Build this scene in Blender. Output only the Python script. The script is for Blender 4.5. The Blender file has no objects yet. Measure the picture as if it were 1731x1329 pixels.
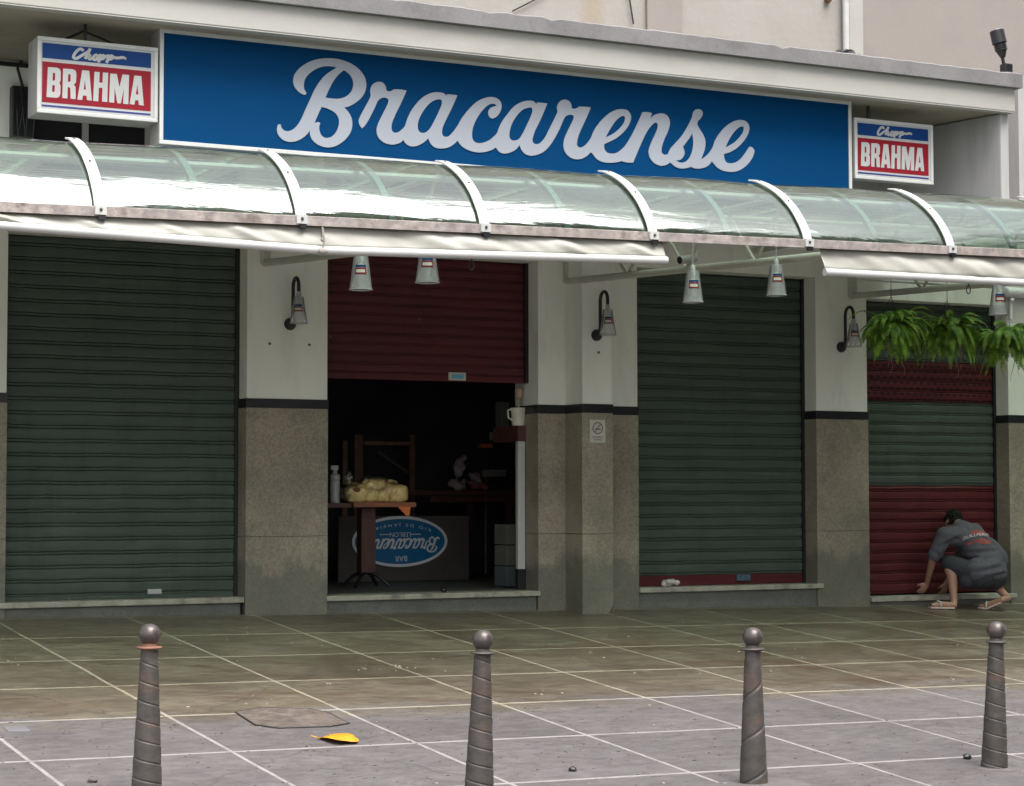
import bpy, math, random
import numpy as np
from mathutils import Vector, Matrix
from mathutils.bvhtree import BVHTree
random.seed(7)
C = bpy.data.collections.new("scene"); bpy.context.scene.collection.children.link(C)
scene = bpy.context.scene

# ------------------------------------------------------------------ camera
K = 0.87                                   # metres per survey unit
F_PX, YAW, PIT, ROL = 3438.79, 0.46746, 0.051926, -0.0013469
cs, sn = math.cos, math.sin
FW = Vector((sn(YAW)*cs(PIT), cs(YAW)*cs(PIT), sn(PIT)))
R0 = Vector((cs(YAW), -sn(YAW), 0.0)); U0 = R0.cross(FW)
RT = cs(ROL)*R0 + sn(ROL)*U0; UP = -sn(ROL)*R0 + cs(ROL)*U0
CAM = Vector((-9.2*K, -18.35*K, 1.10*K))
cam = bpy.data.cameras.new("camera"); co = bpy.data.objects.new("camera", cam); C.objects.link(co)
cam.sensor_width = 36.0; cam.lens = 36.0*F_PX/1731.0; cam.clip_start = 0.1; cam.clip_end = 500
m3 = Matrix((RT, UP, -FW)).transposed()
co.matrix_world = Matrix.Translation(CAM) @ m3.to_4x4()
scene.camera = co

# ------------------------------------------------------------------ daylight (overcast)
w = bpy.data.worlds.new("World"); scene.world = w; w.use_nodes = True
nt = w.node_tree; nt.nodes.clear()
sky = nt.nodes.new("ShaderNodeTexSky"); sky.sky_type = 'NISHITA'; sky.sun_disc = False
SUN_EL, SUN_ROT = math.radians(64), math.radians(165)
sky.sun_elevation = SUN_EL; sky.sun_rotation = SUN_ROT
sky.air_density = 1.0; sky.dust_density = 4.0; sky.ozone_density = 1.0
hs = nt.nodes.new("ShaderNodeHueSaturation"); hs.inputs["Saturation"].default_value = 0.18
bg = nt.nodes.new("ShaderNodeBackground"); bg.inputs["Strength"].default_value = 0.15
wo = nt.nodes.new("ShaderNodeOutputWorld")
nt.links.new(sky.outputs[0], hs.inputs["Color"]); nt.links.new(hs.outputs[0], bg.inputs[0]); nt.links.new(bg.outputs[0], wo.inputs[0])
sl = bpy.data.lights.new("sun", 'SUN'); sl.energy = 1.5; sl.angle = math.radians(50); sl.color = (1.0, 0.97, 0.93)
so = bpy.data.objects.new("sun", sl); C.objects.link(so)
# sun_rotation is measured clockwise from +Y
sd = Vector((sn(SUN_ROT)*cs(SUN_EL), cs(SUN_ROT)*cs(SUN_EL), sn(SUN_EL)))
so.rotation_euler = sd.to_track_quat('Z', 'Y').to_euler(); so.location = (0, -10, 20)
scene.view_settings.view_transform = 'Standard'; scene.view_settings.look = 'None'
scene.view_settings.gamma = 1.0; scene.view_settings.exposure = 1.60
scene.render.resolution_x = 1024; scene.render.resolution_y = 786
scene.cycles.max_bounces = 10; scene.cycles.transparent_max_bounces = 16
scene.cycles.use_denoising = True

# ------------------------------------------------------------------ survey helpers
def ray(px, py): return FW + RT*((px-865.5)/F_PX) - UP*((py-664.5)/F_PX)
def W(px, py, y=0.0):                      # photo point -> point on the vertical plane y
    d = ray(px, py); return CAM + d*((y-CAM.y)/d.y)
GX, GY = -0.0123330, 0.0705862
def gz(x, y):                              # sloping pavement height
    X = x/K + 9.2; Y = y/K + 18.35
    return K*(-1.15675 + GX*(X-4.06614) - GY*(17-Y) + 1.10)
def G(px, py):                             # photo point -> point on the pavement
    d = ray(px, py); a = gz(CAM.x, CAM.y)
    t = (a-CAM.z)/(d.z - GX*d.x - GY*d.y); return CAM + d*t
def xw(X): return (X-9.2)*K
def yw(Y): return (Y-18.35)*K
def zw(Z): return (Z+1.10)*K

# ------------------------------------------------------------------ object helpers
def origin_of(o):
    v = Vector((0, 0, 0))
    while o is not None: v += o.location; o = o.parent
    return v
def tag(o, label=None, cat=None, group=None, kind=None):
    if label: o["label"] = label
    if cat: o["category"] = cat
    if group: o["group"] = group
    if kind: o["kind"] = kind
    return o
def thing(name, label, cat, loc, group=None):
    o = bpy.data.objects.new(name, None); C.objects.link(o); o.location = loc
    o.empty_display_size = 0.1
    return tag(o, label, cat, group)
def dup(root, loc, label, group=None, scale=None, rotz=None):
    r = root.copy(); C.objects.link(r); r.location = loc; r["label"] = label
    if group: r["group"] = group
    if scale: r.scale = scale
    if rotz is not None: r.rotation_euler = (0, 0, rotz)
    for ch in list(root.children):
        c = ch.copy(); C.objects.link(c); c.parent = r
        for g in list(ch.children):
            d = g.copy(); C.objects.link(d); d.parent = c
    return r

LATER = []                                 # modifiers added once everything is built
class MB:
    def __init__(s): s.v = []; s.f = []
    def add(s, vs, fs):
        b = len(s.v); s.v += [tuple(v) for v in vs]; s.f += [tuple(i+b for i in f) for f in fs]; return s
    def box(s, x0, x1, y0, y1, z0, z1, skew=None):
        vs = [(x, y, z) for z in (z0, z1) for y in (y0, y1) for x in (x0, x1)]
        return s.add(vs, [(0, 2, 3, 1), (4, 5, 7, 6), (0, 1, 5, 4), (2, 6, 7, 3), (0, 4, 6, 2), (1, 3, 7, 5)])
    def hexa(s, lo, hi):                   # 4 lower points, 4 upper points (ccw)
        return s.add(list(lo)+list(hi), [(3, 2, 1, 0), (4, 5, 6, 7), (0, 1, 5, 4), (1, 2, 6, 5), (2, 3, 7, 6), (3, 0, 4, 7)])
    def obox(s, c, ax, ay, az):            # oriented box: centre and half axes
        c = Vector(c); ax, ay, az = Vector(ax), Vector(ay), Vector(az)
        return s.hexa([c-ax-ay-az, c+ax-ay-az, c+ax+ay-az, c-ax+ay-az], [c-ax-ay+az, c+ax-ay+az, c+ax+ay+az, c-ax+ay+az])
    def tube(s, pts, r, seg=10, cap=True):
        pts = [Vector(p) for p in pts]; n = len(pts)
        rs = r if isinstance(r, (list, tuple)) else [r]*n
        T = []
        for i in range(n):
            a = pts[max(i-1, 0)]; b = pts[min(i+1, n-1)]; t = (b-a)
            T.append(t.normalized() if t.length > 1e-9 else Vector((0, 0, 1)))
        up = Vector((0, 0, 1)) if abs(T[0].z) < 0.9 else Vector((0, 1, 0))
        nrm = (up - T[0]*up.dot(T[0])).normalized(); vs = []
        for i in range(n):
            nrm = (nrm - T[i]*nrm.dot(T[i])).normalized(); bn = T[i].cross(nrm)
            for k in range(seg):
                a = 2*math.pi*k/seg; vs.append(pts[i] + (nrm*cs(a)+bn*sn(a))*rs[i])
        fs = [(i*seg+k, i*seg+(k+1) % seg, (i+1)*seg+(k+1) % seg, (i+1)*seg+k) for i in range(n-1) for k in range(seg)]
        if cap: fs += [tuple(range(seg-1, -1, -1)), tuple(range((n-1)*seg, n*seg))]
        return s.add(vs, fs)
    def lathe(s, c, prof, seg=24, cap=True):
        vs = [(c[0]+r*cs(2*math.pi*k/seg), c[1]+r*sn(2*math.pi*k/seg), c[2]+z) for r, z in prof for k in range(seg)]
        n = len(prof)
        fs = [(i*seg+k, i*seg+(k+1) % seg, (i+1)*seg+(k+1) % seg, (i+1)*seg+k) for i in range(n-1) for k in range(seg)]
        if cap: fs += [tuple(range(seg-1, -1, -1)), tuple(range((n-1)*seg, n*seg))]
        return s.add(vs, fs)
    def ball(s, c, r, seg=16, rings=10, rot=None):
        rr = r if isinstance(r, (list, tuple)) else (r, r, r); vs = []; fs = []
        for i in range(rings+1):
            th = math.pi*i/rings
            for k in range(seg):
                a = 2*math.pi*k/seg
                p = Vector((rr[0]*sn(th)*cs(a), rr[1]*sn(th)*sn(a), rr[2]*cs(th)))
                if rot is not None: p = rot @ p
                vs.append((c[0]+p.x, c[1]+p.y, c[2]+p.z))
        for i in range(rings):
            for k in range(seg):
                fs.append((i*seg+k, (i+1)*seg+k, (i+1)*seg+(k+1) % seg, i*seg+(k+1) % seg))
        return s.add(vs, fs)
    def grid(s, P, nu, nv):                # P(u,v) -> point, single sheet
        vs = [P(i/nu, j/nv) for j in range(nv+1) for i in range(nu+1)]
        fs = [(j*(nu+1)+i, j*(nu+1)+i+1, (j+1)*(nu+1)+i+1, (j+1)*(nu+1)+i) for j in range(nv) for i in range(nu)]
        return s.add(vs, fs)
    def sheet(s, P, nu, nv, off):          # two skins closed round the rim; off = thickness vector
        off = Vector(off); a = len(s.v)
        s.grid(P, nu, nv); b = len(s.v)
        vs = [Vector(v)+off for v in s.v[a:b]]; n = b-a
        fs = [tuple(reversed([i-a for i in f])) for f in s.f[-nu*nv:]]
        s.add(vs, fs)
        rim = [i for i in range(nu)]+[i*(nu+1)+nu for i in range(nv)]+[nv*(nu+1)+nu-i for i in range(nu)]+[(nv-i)*(nu+1) for i in range(nv)]
        for q in range(len(rim)):
            p0 = rim[q]+a; p1 = rim[(q+1) % len(rim)]+a
            s.f.append((p1, p0, p0+n, p1+n))
        return s
    def build(s, name, mat, parent=None, smooth=False, bevel=0, sub=0):
        me = bpy.data.meshes.new(name)
        if parent is None:
            a = np.array(s.v); og = Vector((float((a[:, 0].min()+a[:, 0].max())/2), float((a[:, 1].min()+a[:, 1].max())/2), float(a[:, 2].min())))
        else: og = origin_of(parent)
        me.from_pydata([(v[0]-og.x, v[1]-og.y, v[2]-og.z) for v in s.v], [], s.f)
        me.validate(); me.update()
        o = bpy.data.objects.new(name, me); C.objects.link(o)
        if parent is None: o.location = og
        else: o.parent = parent
        if mat: me.materials.append(mat)
        if smooth:
            me.polygons.foreach_set("use_smooth", [True]*len(me.polygons))
            if smooth != 'all':
                es = set()
                try: me.set_sharp_from_angle(angle=math.radians(38))
                except Exception: pass
        if bevel:
            LATER.append((o, 'BEVEL', bevel))
        if sub:
            LATER.append((o, 'SUBSURF', sub))
        return o

def remeshed(mb, name, mat, parent, voxel=0.008, smooth=6, sub=0):
    """union the shapes of mb into one continuous skin"""
    o = mb.build(name, mat, parent)
    r = o.modifiers.new("remesh", 'REMESH'); r.mode = 'VOXEL'; r.voxel_size = voxel
    s = o.modifiers.new("smooth", 'SMOOTH'); s.factor = 0.5; s.iterations = smooth
    dg = bpy.context.evaluated_depsgraph_get(); dg.update()
    me = bpy.data.meshes.new_from_object(o.evaluated_get(dg)); me.name = name
    o.modifiers.clear(); old = o.data; o.data = me
    if not me.materials: me.materials.append(mat)
    me.polygons.foreach_set("use_smooth", [True]*len(me.polygons))
    return o

def text_pts(body, size=1.0):
    """built-in font text as (verts, faces) in its own xy plane, origin at its centre, height about size"""
    cu = bpy.data.curves.new("t", 'FONT'); cu.body = body; cu.size = size
    cu.align_x = 'CENTER'; cu.align_y = 'CENTER'
    o = bpy.data.objects.new("t", cu); C.objects.link(o)
    dg = bpy.context.evaluated_depsgraph_get(); dg.update()
    me = bpy.data.meshes.new_from_object(o.evaluated_get(dg))
    vs = [tuple(v.co) for v in me.vertices]; fs = [tuple(p.vertices) for p in me.polygons]
    bpy.data.objects.remove(o); bpy.data.meshes.remove(me); bpy.data.curves.remove(cu)
    return vs, fs

# ------------------------------------------------------------------ materials
def nd(t, k, **kw):
    n = t.nodes.new(k)
    for a, b in kw.items(): setattr(n, a, b)
    return n
def math_(t, op, a, b=None, clamp=False):
    n = nd(t, "ShaderNodeMath", operation=op, use_clamp=clamp)
    for i, x in enumerate((a, b)):
        if x is None: continue
        if isinstance(x, (int, float)): n.inputs[i].default_value = x
        else: t.links.new(x, n.inputs[i])
    return n.outputs[0]
def mixc(t, fac, a, b, mode='MIX'):
    n = nd(t, "ShaderNodeMix", data_type='RGBA', blend_type=mode)
    for i, x in ((0, fac), (6, a), (7, b)):
        if isinstance(x, (int, float)): n.inputs[i].default_value = x
        elif isinstance(x, (tuple, list)): n.inputs[i].default_value = (*x[:3], 1)
        else: t.links.new(x, n.inputs[i])
    return n.outputs[2]
def noise(t, vec, scale, detail=4, rough=0.55, dist=0.0):
    n = nd(t, "ShaderNodeTexNoise"); n.inputs["Scale"].default_value = scale; n.inputs["Detail"].default_value = detail
    n.inputs["Roughness"].default_value = rough; n.inputs["Distortion"].default_value = dist
    if vec is not None: t.links.new(vec, n.inputs["Vector"])
    return n.outputs["Fac"]
def ramp(t, fac, lo, hi, a=(0, 0, 0), b=(1, 1, 1)):
    n = nd(t, "ShaderNodeValToRGB"); e = n.color_ramp.elements
    e[0].position = lo; e[1].position = hi; e[0].color = (*a, 1); e[1].color = (*b, 1)
    t.links.new(fac, n.inputs[0]); return n.outputs[0]
def mapping(t, vec, sc=(1, 1, 1), loc=(0, 0, 0)):
    n = nd(t, "ShaderNodeMapping"); n.inputs["Scale"].default_value = sc; n.inputs["Location"].default_value = loc
    t.links.new(vec, n.inputs["Vector"]); return n.outputs[0]
def newmat(name):
    m = bpy.data.materials.new(name); m.use_nodes = True; t = m.node_tree
    return m, t, t.nodes["Principled BSDF"], nd(t, "ShaderNodeTexCoord").outputs["Object"]
def bump(t, bs, h, strength, dist=0.01):
    b = nd(t, "ShaderNodeBump"); b.inputs["Strength"].default_value = strength; b.inputs["Distance"].default_value = dist
    t.links.new(h, b.inputs["Height"]); t.links.new(b.outputs[0], bs.inputs["Normal"]); return b
def M(name, col, rough=0.6, var=0.15, vs=3.0, bmp=0.15, bs=60, metal=0.0, dirt=None, ds=1.5, stretch=(1, 1, 1), spec=0.5, grain=0.0, gs=150, splash=None):
    m, t, b, tc = newmat(name)
    v = mapping(t, tc, stretch)
    n1 = noise(t, v, vs, 5)
    c = mixc(t, ramp(t, n1, 0.3, 0.7), tuple(x*(1-var) for x in col), tuple(min(1, x*(1+var)) for x in col))
    if dirt:
        n2 = noise(t, v, ds, 6, 0.65)
        c = mixc(t, ramp(t, n2, 0.52, 0.75), c, dirt)
    if grain:
        n3 = noise(t, tc, gs, 2)
        c = mixc(t, ramp(t, n3, 0.35, 0.65), c, mixc(t, 1.0, c, (1-grain,)*3, 'MULTIPLY'))
    if splash:                                          # rain splash and moss at the foot of the wall
        sz = nd(t, "ShaderNodeSeparateXYZ"); t.links.new(tc, sz.inputs[0])
        hgt = math_(t, 'ADD', sz.outputs[2], math_(t, 'MULTIPLY', noise(t, mapping(t, tc, (1, 1, 0.6)), 3.0, 6, 0.65), -0.75))
        c = mixc(t, math_(t, 'MULTIPLY', ramp(t, hgt, -0.30, 0.12, (1, 1, 1), (0, 0, 0)), 0.62), c, splash)
    t.links.new(c, b.inputs["Base Color"])
    rr = nd(t, "ShaderNodeMapRange"); rr.inputs[3].default_value = max(0.03, rough-0.12); rr.inputs[4].default_value = min(1, rough+0.12)
    t.links.new(noise(t, v, vs*2.3, 3), rr.inputs[0]); t.links.new(rr.outputs[0], b.inputs["Roughness"])
    b.inputs["Metallic"].default_value = metal; b.inputs["Specular IOR Level"].default_value = spec
    if bmp: bump(t, b, noise(t, tc, bs, 4), bmp, 0.004)
    return m
MAT = {}
MAT['plaster'] = M('off_white_wall_paint', (0.82, 0.82, 0.755), 0.7, 0.05, 1.2, 0.25, 35, dirt=(0.68, 0.67, 0.61), ds=2.2, stretch=(1.6, 1.6, 0.5), grain=0.03)
MAT['granite'] = M('rough_brown_granite', (0.300, 0.262, 0.200), 0.6, 0.25, 1.5, 0.4, 60, dirt=(0.185, 0.160, 0.122), ds=2.2, grain=0.30, gs=55, splash=(0.085, 0.092, 0.072))
MAT['granite_grey'] = M('grey_green_granite', (0.145, 0.15, 0.13), 0.6, 0.2, 2.0, 0.35, 90, dirt=(0.10, 0.10, 0.09), ds=3, grain=0.25, gs=75)
MAT['sill'] = M('worn_stone_sill', (0.36, 0.34, 0.28), 0.6, 0.2, 6, 0.4, 60, dirt=(0.10, 0.09, 0.08), ds=7, grain=0.2)
MAT['band'] = M('black_stone_band', (0.012, 0.014, 0.015), 0.35, 0.2, 3, 0.1)
MAT['fascia'] = M('painted_concrete_fascia', (0.345, 0.332, 0.305), 0.75, 0.06, 0.8, 0.3, 25, dirt=(0.29, 0.275, 0.245), ds=1.4, stretch=(0.6, 0.6, 1.5), grain=0.03)
MAT['cap'] = M('weathered_concrete_cap', (0.175, 0.168, 0.168), 0.85, 0.16, 2.2, 0.5, 30, dirt=(0.115, 0.108, 0.108), ds=2.5, grain=0.1, gs=60)
MAT['soffit'] = M('stained_soffit_paint', (0.27, 0.23, 0.18), 0.8, 0.2, 0.9, 0.2, 30, dirt=(0.14, 0.115, 0.09), ds=0.9)
MAT['cream'] = M('cream_render', (0.67, 0.62, 0.56), 0.8, 0.06, 0.7, 0.35, 18, dirt=(0.56, 0.50, 0.44), ds=0.9, grain=0.03)
MAT['tan'] = M('tan_render', (0.245, 0.215, 0.195), 0.8, 0.06, 0.5, 0.35, 18, dirt=(0.22, 0.19, 0.175), ds=0.7, grain=0.04)
MAT['grey_wall'] = M('streaked_grey_render', (0.36, 0.345, 0.34), 0.8, 0.10, 1.0, 0.3, 25, dirt=(0.25, 0.235, 0.23), ds=1.6, stretch=(2.2, 2.2, 0.25), grain=0.04)
MAT['white_metal'] = M('white_painted_metal', (0.45, 0.45, 0.44), 0.4, 0.06, 6, 0.08, 40, dirt=(0.5, 0.47, 0.42), ds=9)
MAT['cream_metal'] = M('cream_painted_steel', (0.50, 0.50, 0.44), 0.45, 0.08, 5, 0.1, 40, dirt=(0.45, 0.42, 0.34), ds=6)
MAT['rail'] = M('peeling_pink_white_rail', (0.27, 0.235, 0.215), 0.6, 0.35, 14, 0.6, 80, dirt=(0.11, 0.07, 0.06), ds=12)
MAT['black'] = M('black_metal', (0.012, 0.012, 0.014), 0.4, 0.2, 5, 0.08)
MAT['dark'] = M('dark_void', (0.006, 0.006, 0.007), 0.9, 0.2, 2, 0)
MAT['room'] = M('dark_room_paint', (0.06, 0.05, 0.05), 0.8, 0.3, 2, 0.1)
MAT['wood'] = M('reddish_wood', (0.30, 0.105, 0.05), 0.4, 0.3, 9, 0.1, 60, stretch=(0.4, 3, 3))
MAT['dark_wood'] = M('dark_red_wood', (0.085, 0.032, 0.025), 0.45, 0.3, 7, 0.1, 60, stretch=(3, 3, 0.4))
MAT['chair_wood'] = M('brown_chair_wood', (0.20, 0.10, 0.065), 0.45, 0.3, 7, 0.1)
MAT['bread'] = M('pale_yellow_bread', (0.86, 0.64, 0.27), 0.6, 0.3, 12, 0.5, 25, dirt=(0.62, 0.36, 0.13), ds=5)
MAT['leaf'] = M('fallen_yellow_leaf', (0.60, 0.25, 0.008), 0.6, 0.2, 20, 0.3, 60, dirt=(0.35, 0.17, 0.02), ds=22)
MAT['iron'] = M('weathered_cast_iron', (0.058, 0.051, 0.045), 0.6, 0.3, 9, 0.35, 70, metal=0.15, dirt=(0.14, 0.07, 0.045), ds=3.2, stretch=(1, 1, 2.2), grain=0.15)
MAT['iron_ball'] = M('worn_iron_ball', (0.080, 0.066, 0.062), 0.36, 0.2, 12, 0.25, 60, metal=0.5, dirt=(0.12, 0.06, 0.05), ds=12)
MAT['rust'] = M('rusty_iron', (0.17, 0.075, 0.045), 0.7, 0.3, 20, 0.4)
MAT['cement'] = M('grey_cement', (0.105, 0.095, 0.093), 0.85, 0.15, 8, 0.5, 60, grain=0.2)
MAT['brownconc'] = M('brown_patched_concrete', (0.085, 0.064, 0.052), 0.85, 0.4, 16, 1.0, 45, dirt=(0.135, 0.120, 0.115), ds=13)
MAT['skin'] = M('skin', (0.33, 0.18, 0.125), 0.5, 0.08, 20, 0.05)
MAT['hair'] = M('black_hair', (0.006, 0.005, 0.005), 0.75, 0.3, 40, 0.9, 120, spec=0.15)
MAT['crumb'] = M('pale_crumb', (0.30, 0.28, 0.24), 0.8, 0.3, 30, 0)
MAT['shirt'] = M('charcoal_cotton', (0.072, 0.070, 0.085), 0.85, 0.12, 8, 0.2, 200)
MAT['shorts'] = M('dark_shorts_cotton', (0.022, 0.026, 0.030), 0.85, 0.15, 8, 0.2, 200)
MAT['sandal'] = M('pinkish_rubber_sandal', (0.55, 0.42, 0.38), 0.6, 0.1, 10, 0)
MAT['white'] = M('white_plastic', (0.38, 0.38, 0.375), 0.4, 0.04, 8, 0)
MAT['paper'] = M('aged_white_sticker', (0.52, 0.50, 0.45), 0.5, 0.08, 10, 0)
MAT['red'] = M('red_print', (0.20, 0.007, 0.016), 0.5, 0.05, 4, 0, spec=0.2)
MAT['blue_print'] = M('blue_print', (0.003, 0.035, 0.145), 0.5, 0.05, 4, 0, spec=0.2)
MAT['navy_print'] = M('navy_print', (0.02, 0.03, 0.16), 0.45, 0.05, 4, 0)
MAT['panel_blue'] = M('blue_sign_vinyl', (0.0002, 0.036, 0.112), 0.55, 0.05, 0.8, 0.02, 30, spec=0.06)
MAT['letters'] = M('white_sign_letters', (0.27, 0.29, 0.33), 0.45, 0.03, 1.5, 0)
MAT['oval_blue'] = M('oval_sign_blue', (0.01, 0.15, 0.34), 0.4, 0.06, 4, 0)
MAT['oval_white'] = M('oval_sign_white', (0.75, 0.78, 0.80), 0.4, 0.06, 4, 0)
MAT['sticker_blue'] = M('pale_blue_label', (0.10, 0.38, 0.55), 0.5, 0.1, 10, 0)
MAT['shirt_red'] = M('faded_red_print', (0.24, 0.055, 0.048), 0.8, 0.25, 30, 0)
MAT['shirt_white'] = M('faded_white_print', (0.66, 0.60, 0.59), 0.8, 0.1, 30, 0)
MAT['grass_plastic'] = M('clear_bag_plastic', (0.5, 0.5, 0.48), 0.15, 0.05, 10, 0)
MAT['orange'] = M('orange_plastic', (0.75, 0.20, 0.05), 0.5, 0.1, 10, 0)
MAT['cloth'] = M('crumpled_grey_cloth', (0.34, 0.28, 0.27), 0.9, 0.3, 14, 0.3)
MAT['cloth_red'] = M('crumpled_red_cloth', (0.30, 0.09, 0.085), 0.9, 0.3, 14, 0.3)
MAT['silver'] = M('dull_aluminium', (0.45, 0.45, 0.45), 0.4, 0.1, 8, 0, metal=0.7)

def shutter_mat(name, col, dark, rough=0.5, holes=False):
    m, t, b, tc = newmat(name)
    n1 = noise(t, mapping(t, tc, (0.5, 1, 3)), 3, 6, 0.6)
    n2 = noise(t, mapping(t, tc, (0.25, 1, 9)), 5, 3)
    c = mixc(t, ramp(t, n1, 0.3, 0.75), col, dark)
    c = mixc(t, ramp(t, n2, 0.60, 0.85), c, tuple(min(1, x*1.7+0.012) for x in col))
    gr = noise(t, mapping(t, tc, (2.5, 1, 0.45)), 2.2, 7, 0.7); c = mixc(t, math_(t, 'MULTIPLY', ramp(t, gr, 0.50, 0.72), 0.6), c, tuple(x*0.45+0.004 for x in col)); sc = noise(t, tc, 34, 2); c = mixc(t, ramp(t, sc, 0.76, 0.80), c, (0.35, 0.34, 0.30))
    if holes:
        sx = nd(t, "ShaderNodeSeparateXYZ"); t.links.new(tc, sx.inputs[0])
        u = math_(t, 'DIVIDE', sx.outputs[0], 0.082); v = math_(t, 'DIVIDE', sx.outputs[2], 0.055)
        row = math_(t, 'FLOOR', v); u = math_(t, 'ADD', u, math_(t, 'MULTIPLY', math_(t, 'MODULO', row, 2), 0.5))
        fu = math_(t, 'SUBTRACT', math_(t, 'FRACT', u), 0.5); fv = math_(t, 'SUBTRACT', math_(t, 'FRACT', v), 0.5)
        d = math_(t, 'ADD', math_(t, 'POWER', math_(t, 'MULTIPLY', fu, 3.6), 2), math_(t, 'POWER', math_(t, 'MULTIPLY', fv, 4.6), 2))
        c = mixc(t, math_(t, 'LESS_THAN', d, 1.0), c, (0.004, 0.003, 0.003))
    t.links.new(c, b.inputs["Base Color"]); b.inputs["Roughness"].default_value = rough; b.inputs["Specular IOR Level"].default_value = 0.3
    bump(t, b, noise(t, mapping(t, tc, (1, 1, 2)), 9, 4), 0.25, 0.006)
    return m
MAT['green_shutter'] = shutter_mat('dark_green_shutter', (0.072, 0.098, 0.078), (0.050, 0.068, 0.055))
MAT['red_shutter'] = shutter_mat('oxblood_shutter', (0.100, 0.017, 0.019), (0.066, 0.011, 0.013))
MAT['red_shutter_holes'] = shutter_mat('perforated_oxblood_shutter', (0.100, 0.017, 0.019), (0.066, 0.011, 0.013), holes=True)

# pavement: grey slabs split by thin white strips, wet and brown close to the building
def pavement_mat():
    m, t, b, tc = newmat('pavement_slabs')
    s = nd(t, "ShaderNodeSeparateXYZ"); t.links.new(tc, s.inputs[0])
    wob = math_(t, 'MULTIPLY', math_(t, 'SUBTRACT', noise(t, tc, 1.3, 3), 0.5), 0.022)
    sxx, syy = 1.22136*K, 1.22136*1.06182*K
    u = math_(t, 'DIVIDE', math_(t, 'ADD', math_(t, 'SUBTRACT', s.outputs[0], xw(4.06614)), wob), sxx)
    v = math_(t, 'DIVIDE', math_(t, 'ADD', math_(t, 'SUBTRACT', s.outputs[1], yw(17.0)), wob), syy)
    def line(q, size, w):
        f = math_(t, 'ABSOLUTE', math_(t, 'SUBTRACT', math_(t, 'FRACT', math_(t, 'ADD', q, 0.5)), 0.5))
        return math_(t, 'LESS_THAN', math_(t, 'MULTIPLY', f, size), w/2)
    ew = math_(t, 'ADD', math_(t, 'MULTIPLY', noise(t, tc, 9, 4), 0.006), 0.011)
    def line2(q, size, k):
        f = math_(t, 'ABSOLUTE', math_(t, 'SUBTRACT', math_(t, 'FRACT', math_(t, 'ADD', q, 0.5)), 0.5))
        return math_(t, 'LESS_THAN', math_(t, 'MULTIPLY', f, size), math_(t, 'MULTIPLY', ew, k))
    ln = math_(t, 'MAXIMUM', line2(u, sxx, 0.80), line2(v, syy, 1.1)); ln0 = ln
    ln = math_(t, 'MULTIPLY', ln, ramp(t, noise(t, tc, 5.5, 6, 0.7), 0.30, 0.54, (0.45,)*3, (1,)*3))
    cx = nd(t, "ShaderNodeCombineXYZ"); t.links.new(math_(t, 'FLOOR', u), cx.inputs[0]); t.links.new(math_(t, 'FLOOR', v), cx.inputs[1])
    wn = nd(t, "ShaderNodeTexWhiteNoise", noise_dimensions='2D'); t.links.new(cx.outputs[0], wn.inputs["Vector"])
    # wetness: everything behind the canopy's drip line, with a ragged edge and patches
    e = math_(t, 'ADD', s.outputs[1], math_(t, 'MULTIPLY', math_(t, 'SUBTRACT', noise(t, mapping(t, tc, (0.5, 1.5, 1)), 1.5, 8, 0.68), 0.5), 2.6))
    wet = nd(t, "ShaderNodeMapRange", interpolation_type='SMOOTHSTEP'); wet.inputs[1].default_value = -5.05; wet.inputs[2].default_value = -4.15
    t.links.new(e, wet.inputs[0]); wet = wet.outputs[0]
    n1 = noise(t, tc, 1.7, 6, 0.6); n2 = noise(t, mapping(t, tc, (1, 2.4, 1)), 3.2, 6, 0.7)
    dry = mixc(t, ramp(t, n1, 0.25, 0.75), (0.080, 0.072, 0.074), (0.118, 0.108, 0.109))
    dry = mixc(t, ramp(t, n2, 0.58, 0.80), dry, (0.088, 0.077, 0.073))
    wc = mixc(t, ramp(t, n1, 0.25, 0.75), (0.105, 0.087, 0.063), (0.165, 0.141, 0.103))
    wc = mixc(t, ramp(t, n2, 0.50, 0.72), wc, (0.084, 0.068, 0.050))
    n3 = noise(t, mapping(t, tc, (0.55, 1.3, 1), (3, 7, 0)), 1.1, 7, 0.68, 0.8)
    wc = mixc(t, math_(t, 'MULTIPLY', ramp(t, n3, 0.50, 0.66), 0.75), wc, (0.085, 0.055, 0.034))
    wc = mixc(t, math_(t, 'MULTIPLY', ramp(t, n3, 0.30, 0.42, (1, 1, 1), (0, 0, 0)), 0.6), wc, (0.19, 0.165, 0.115))
    dry = mixc(t, math_(t, 'MULTIPLY', ramp(t, n3, 0.50, 0.70), 0.6), dry, (0.090, 0.077, 0.072))
    dry = mixc(t, math_(t, 'MULTIPLY', ramp(t, n3, 0.28, 0.42, (1, 1, 1), (0, 0, 0)), 0.5), dry, (0.155, 0.142, 0.140))
    c = mixc(t, wet, dry, wc)
    tv = math_(t, 'ADD', math_(t, 'MULTIPLY', wn.outputs["Value"], 0.20), 0.90)
    c = mixc(t, 1.0, c, tv, 'MULTIPLY')
    # pits and grit of the bare slabs
    pit = noise(t, mapping(t, tc, (1, 2.8, 1)), 13, 4, 0.62)
    pm = math_(t, 'MULTIPLY', ramp(t, pit, 0.615, 0.66), math_(t, 'SUBTRACT', 1.0, math_(t, 'MULTIPLY', wet, 0.8)))
    pz = ramp(t, noise(t, tc, 0.9, 2), 0.34, 0.52)
    pm = math_(t, 'MULTIPLY', pm, pz)
    c = mixc(t, pm, c, (0.045, 0.038, 0.036))
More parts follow.
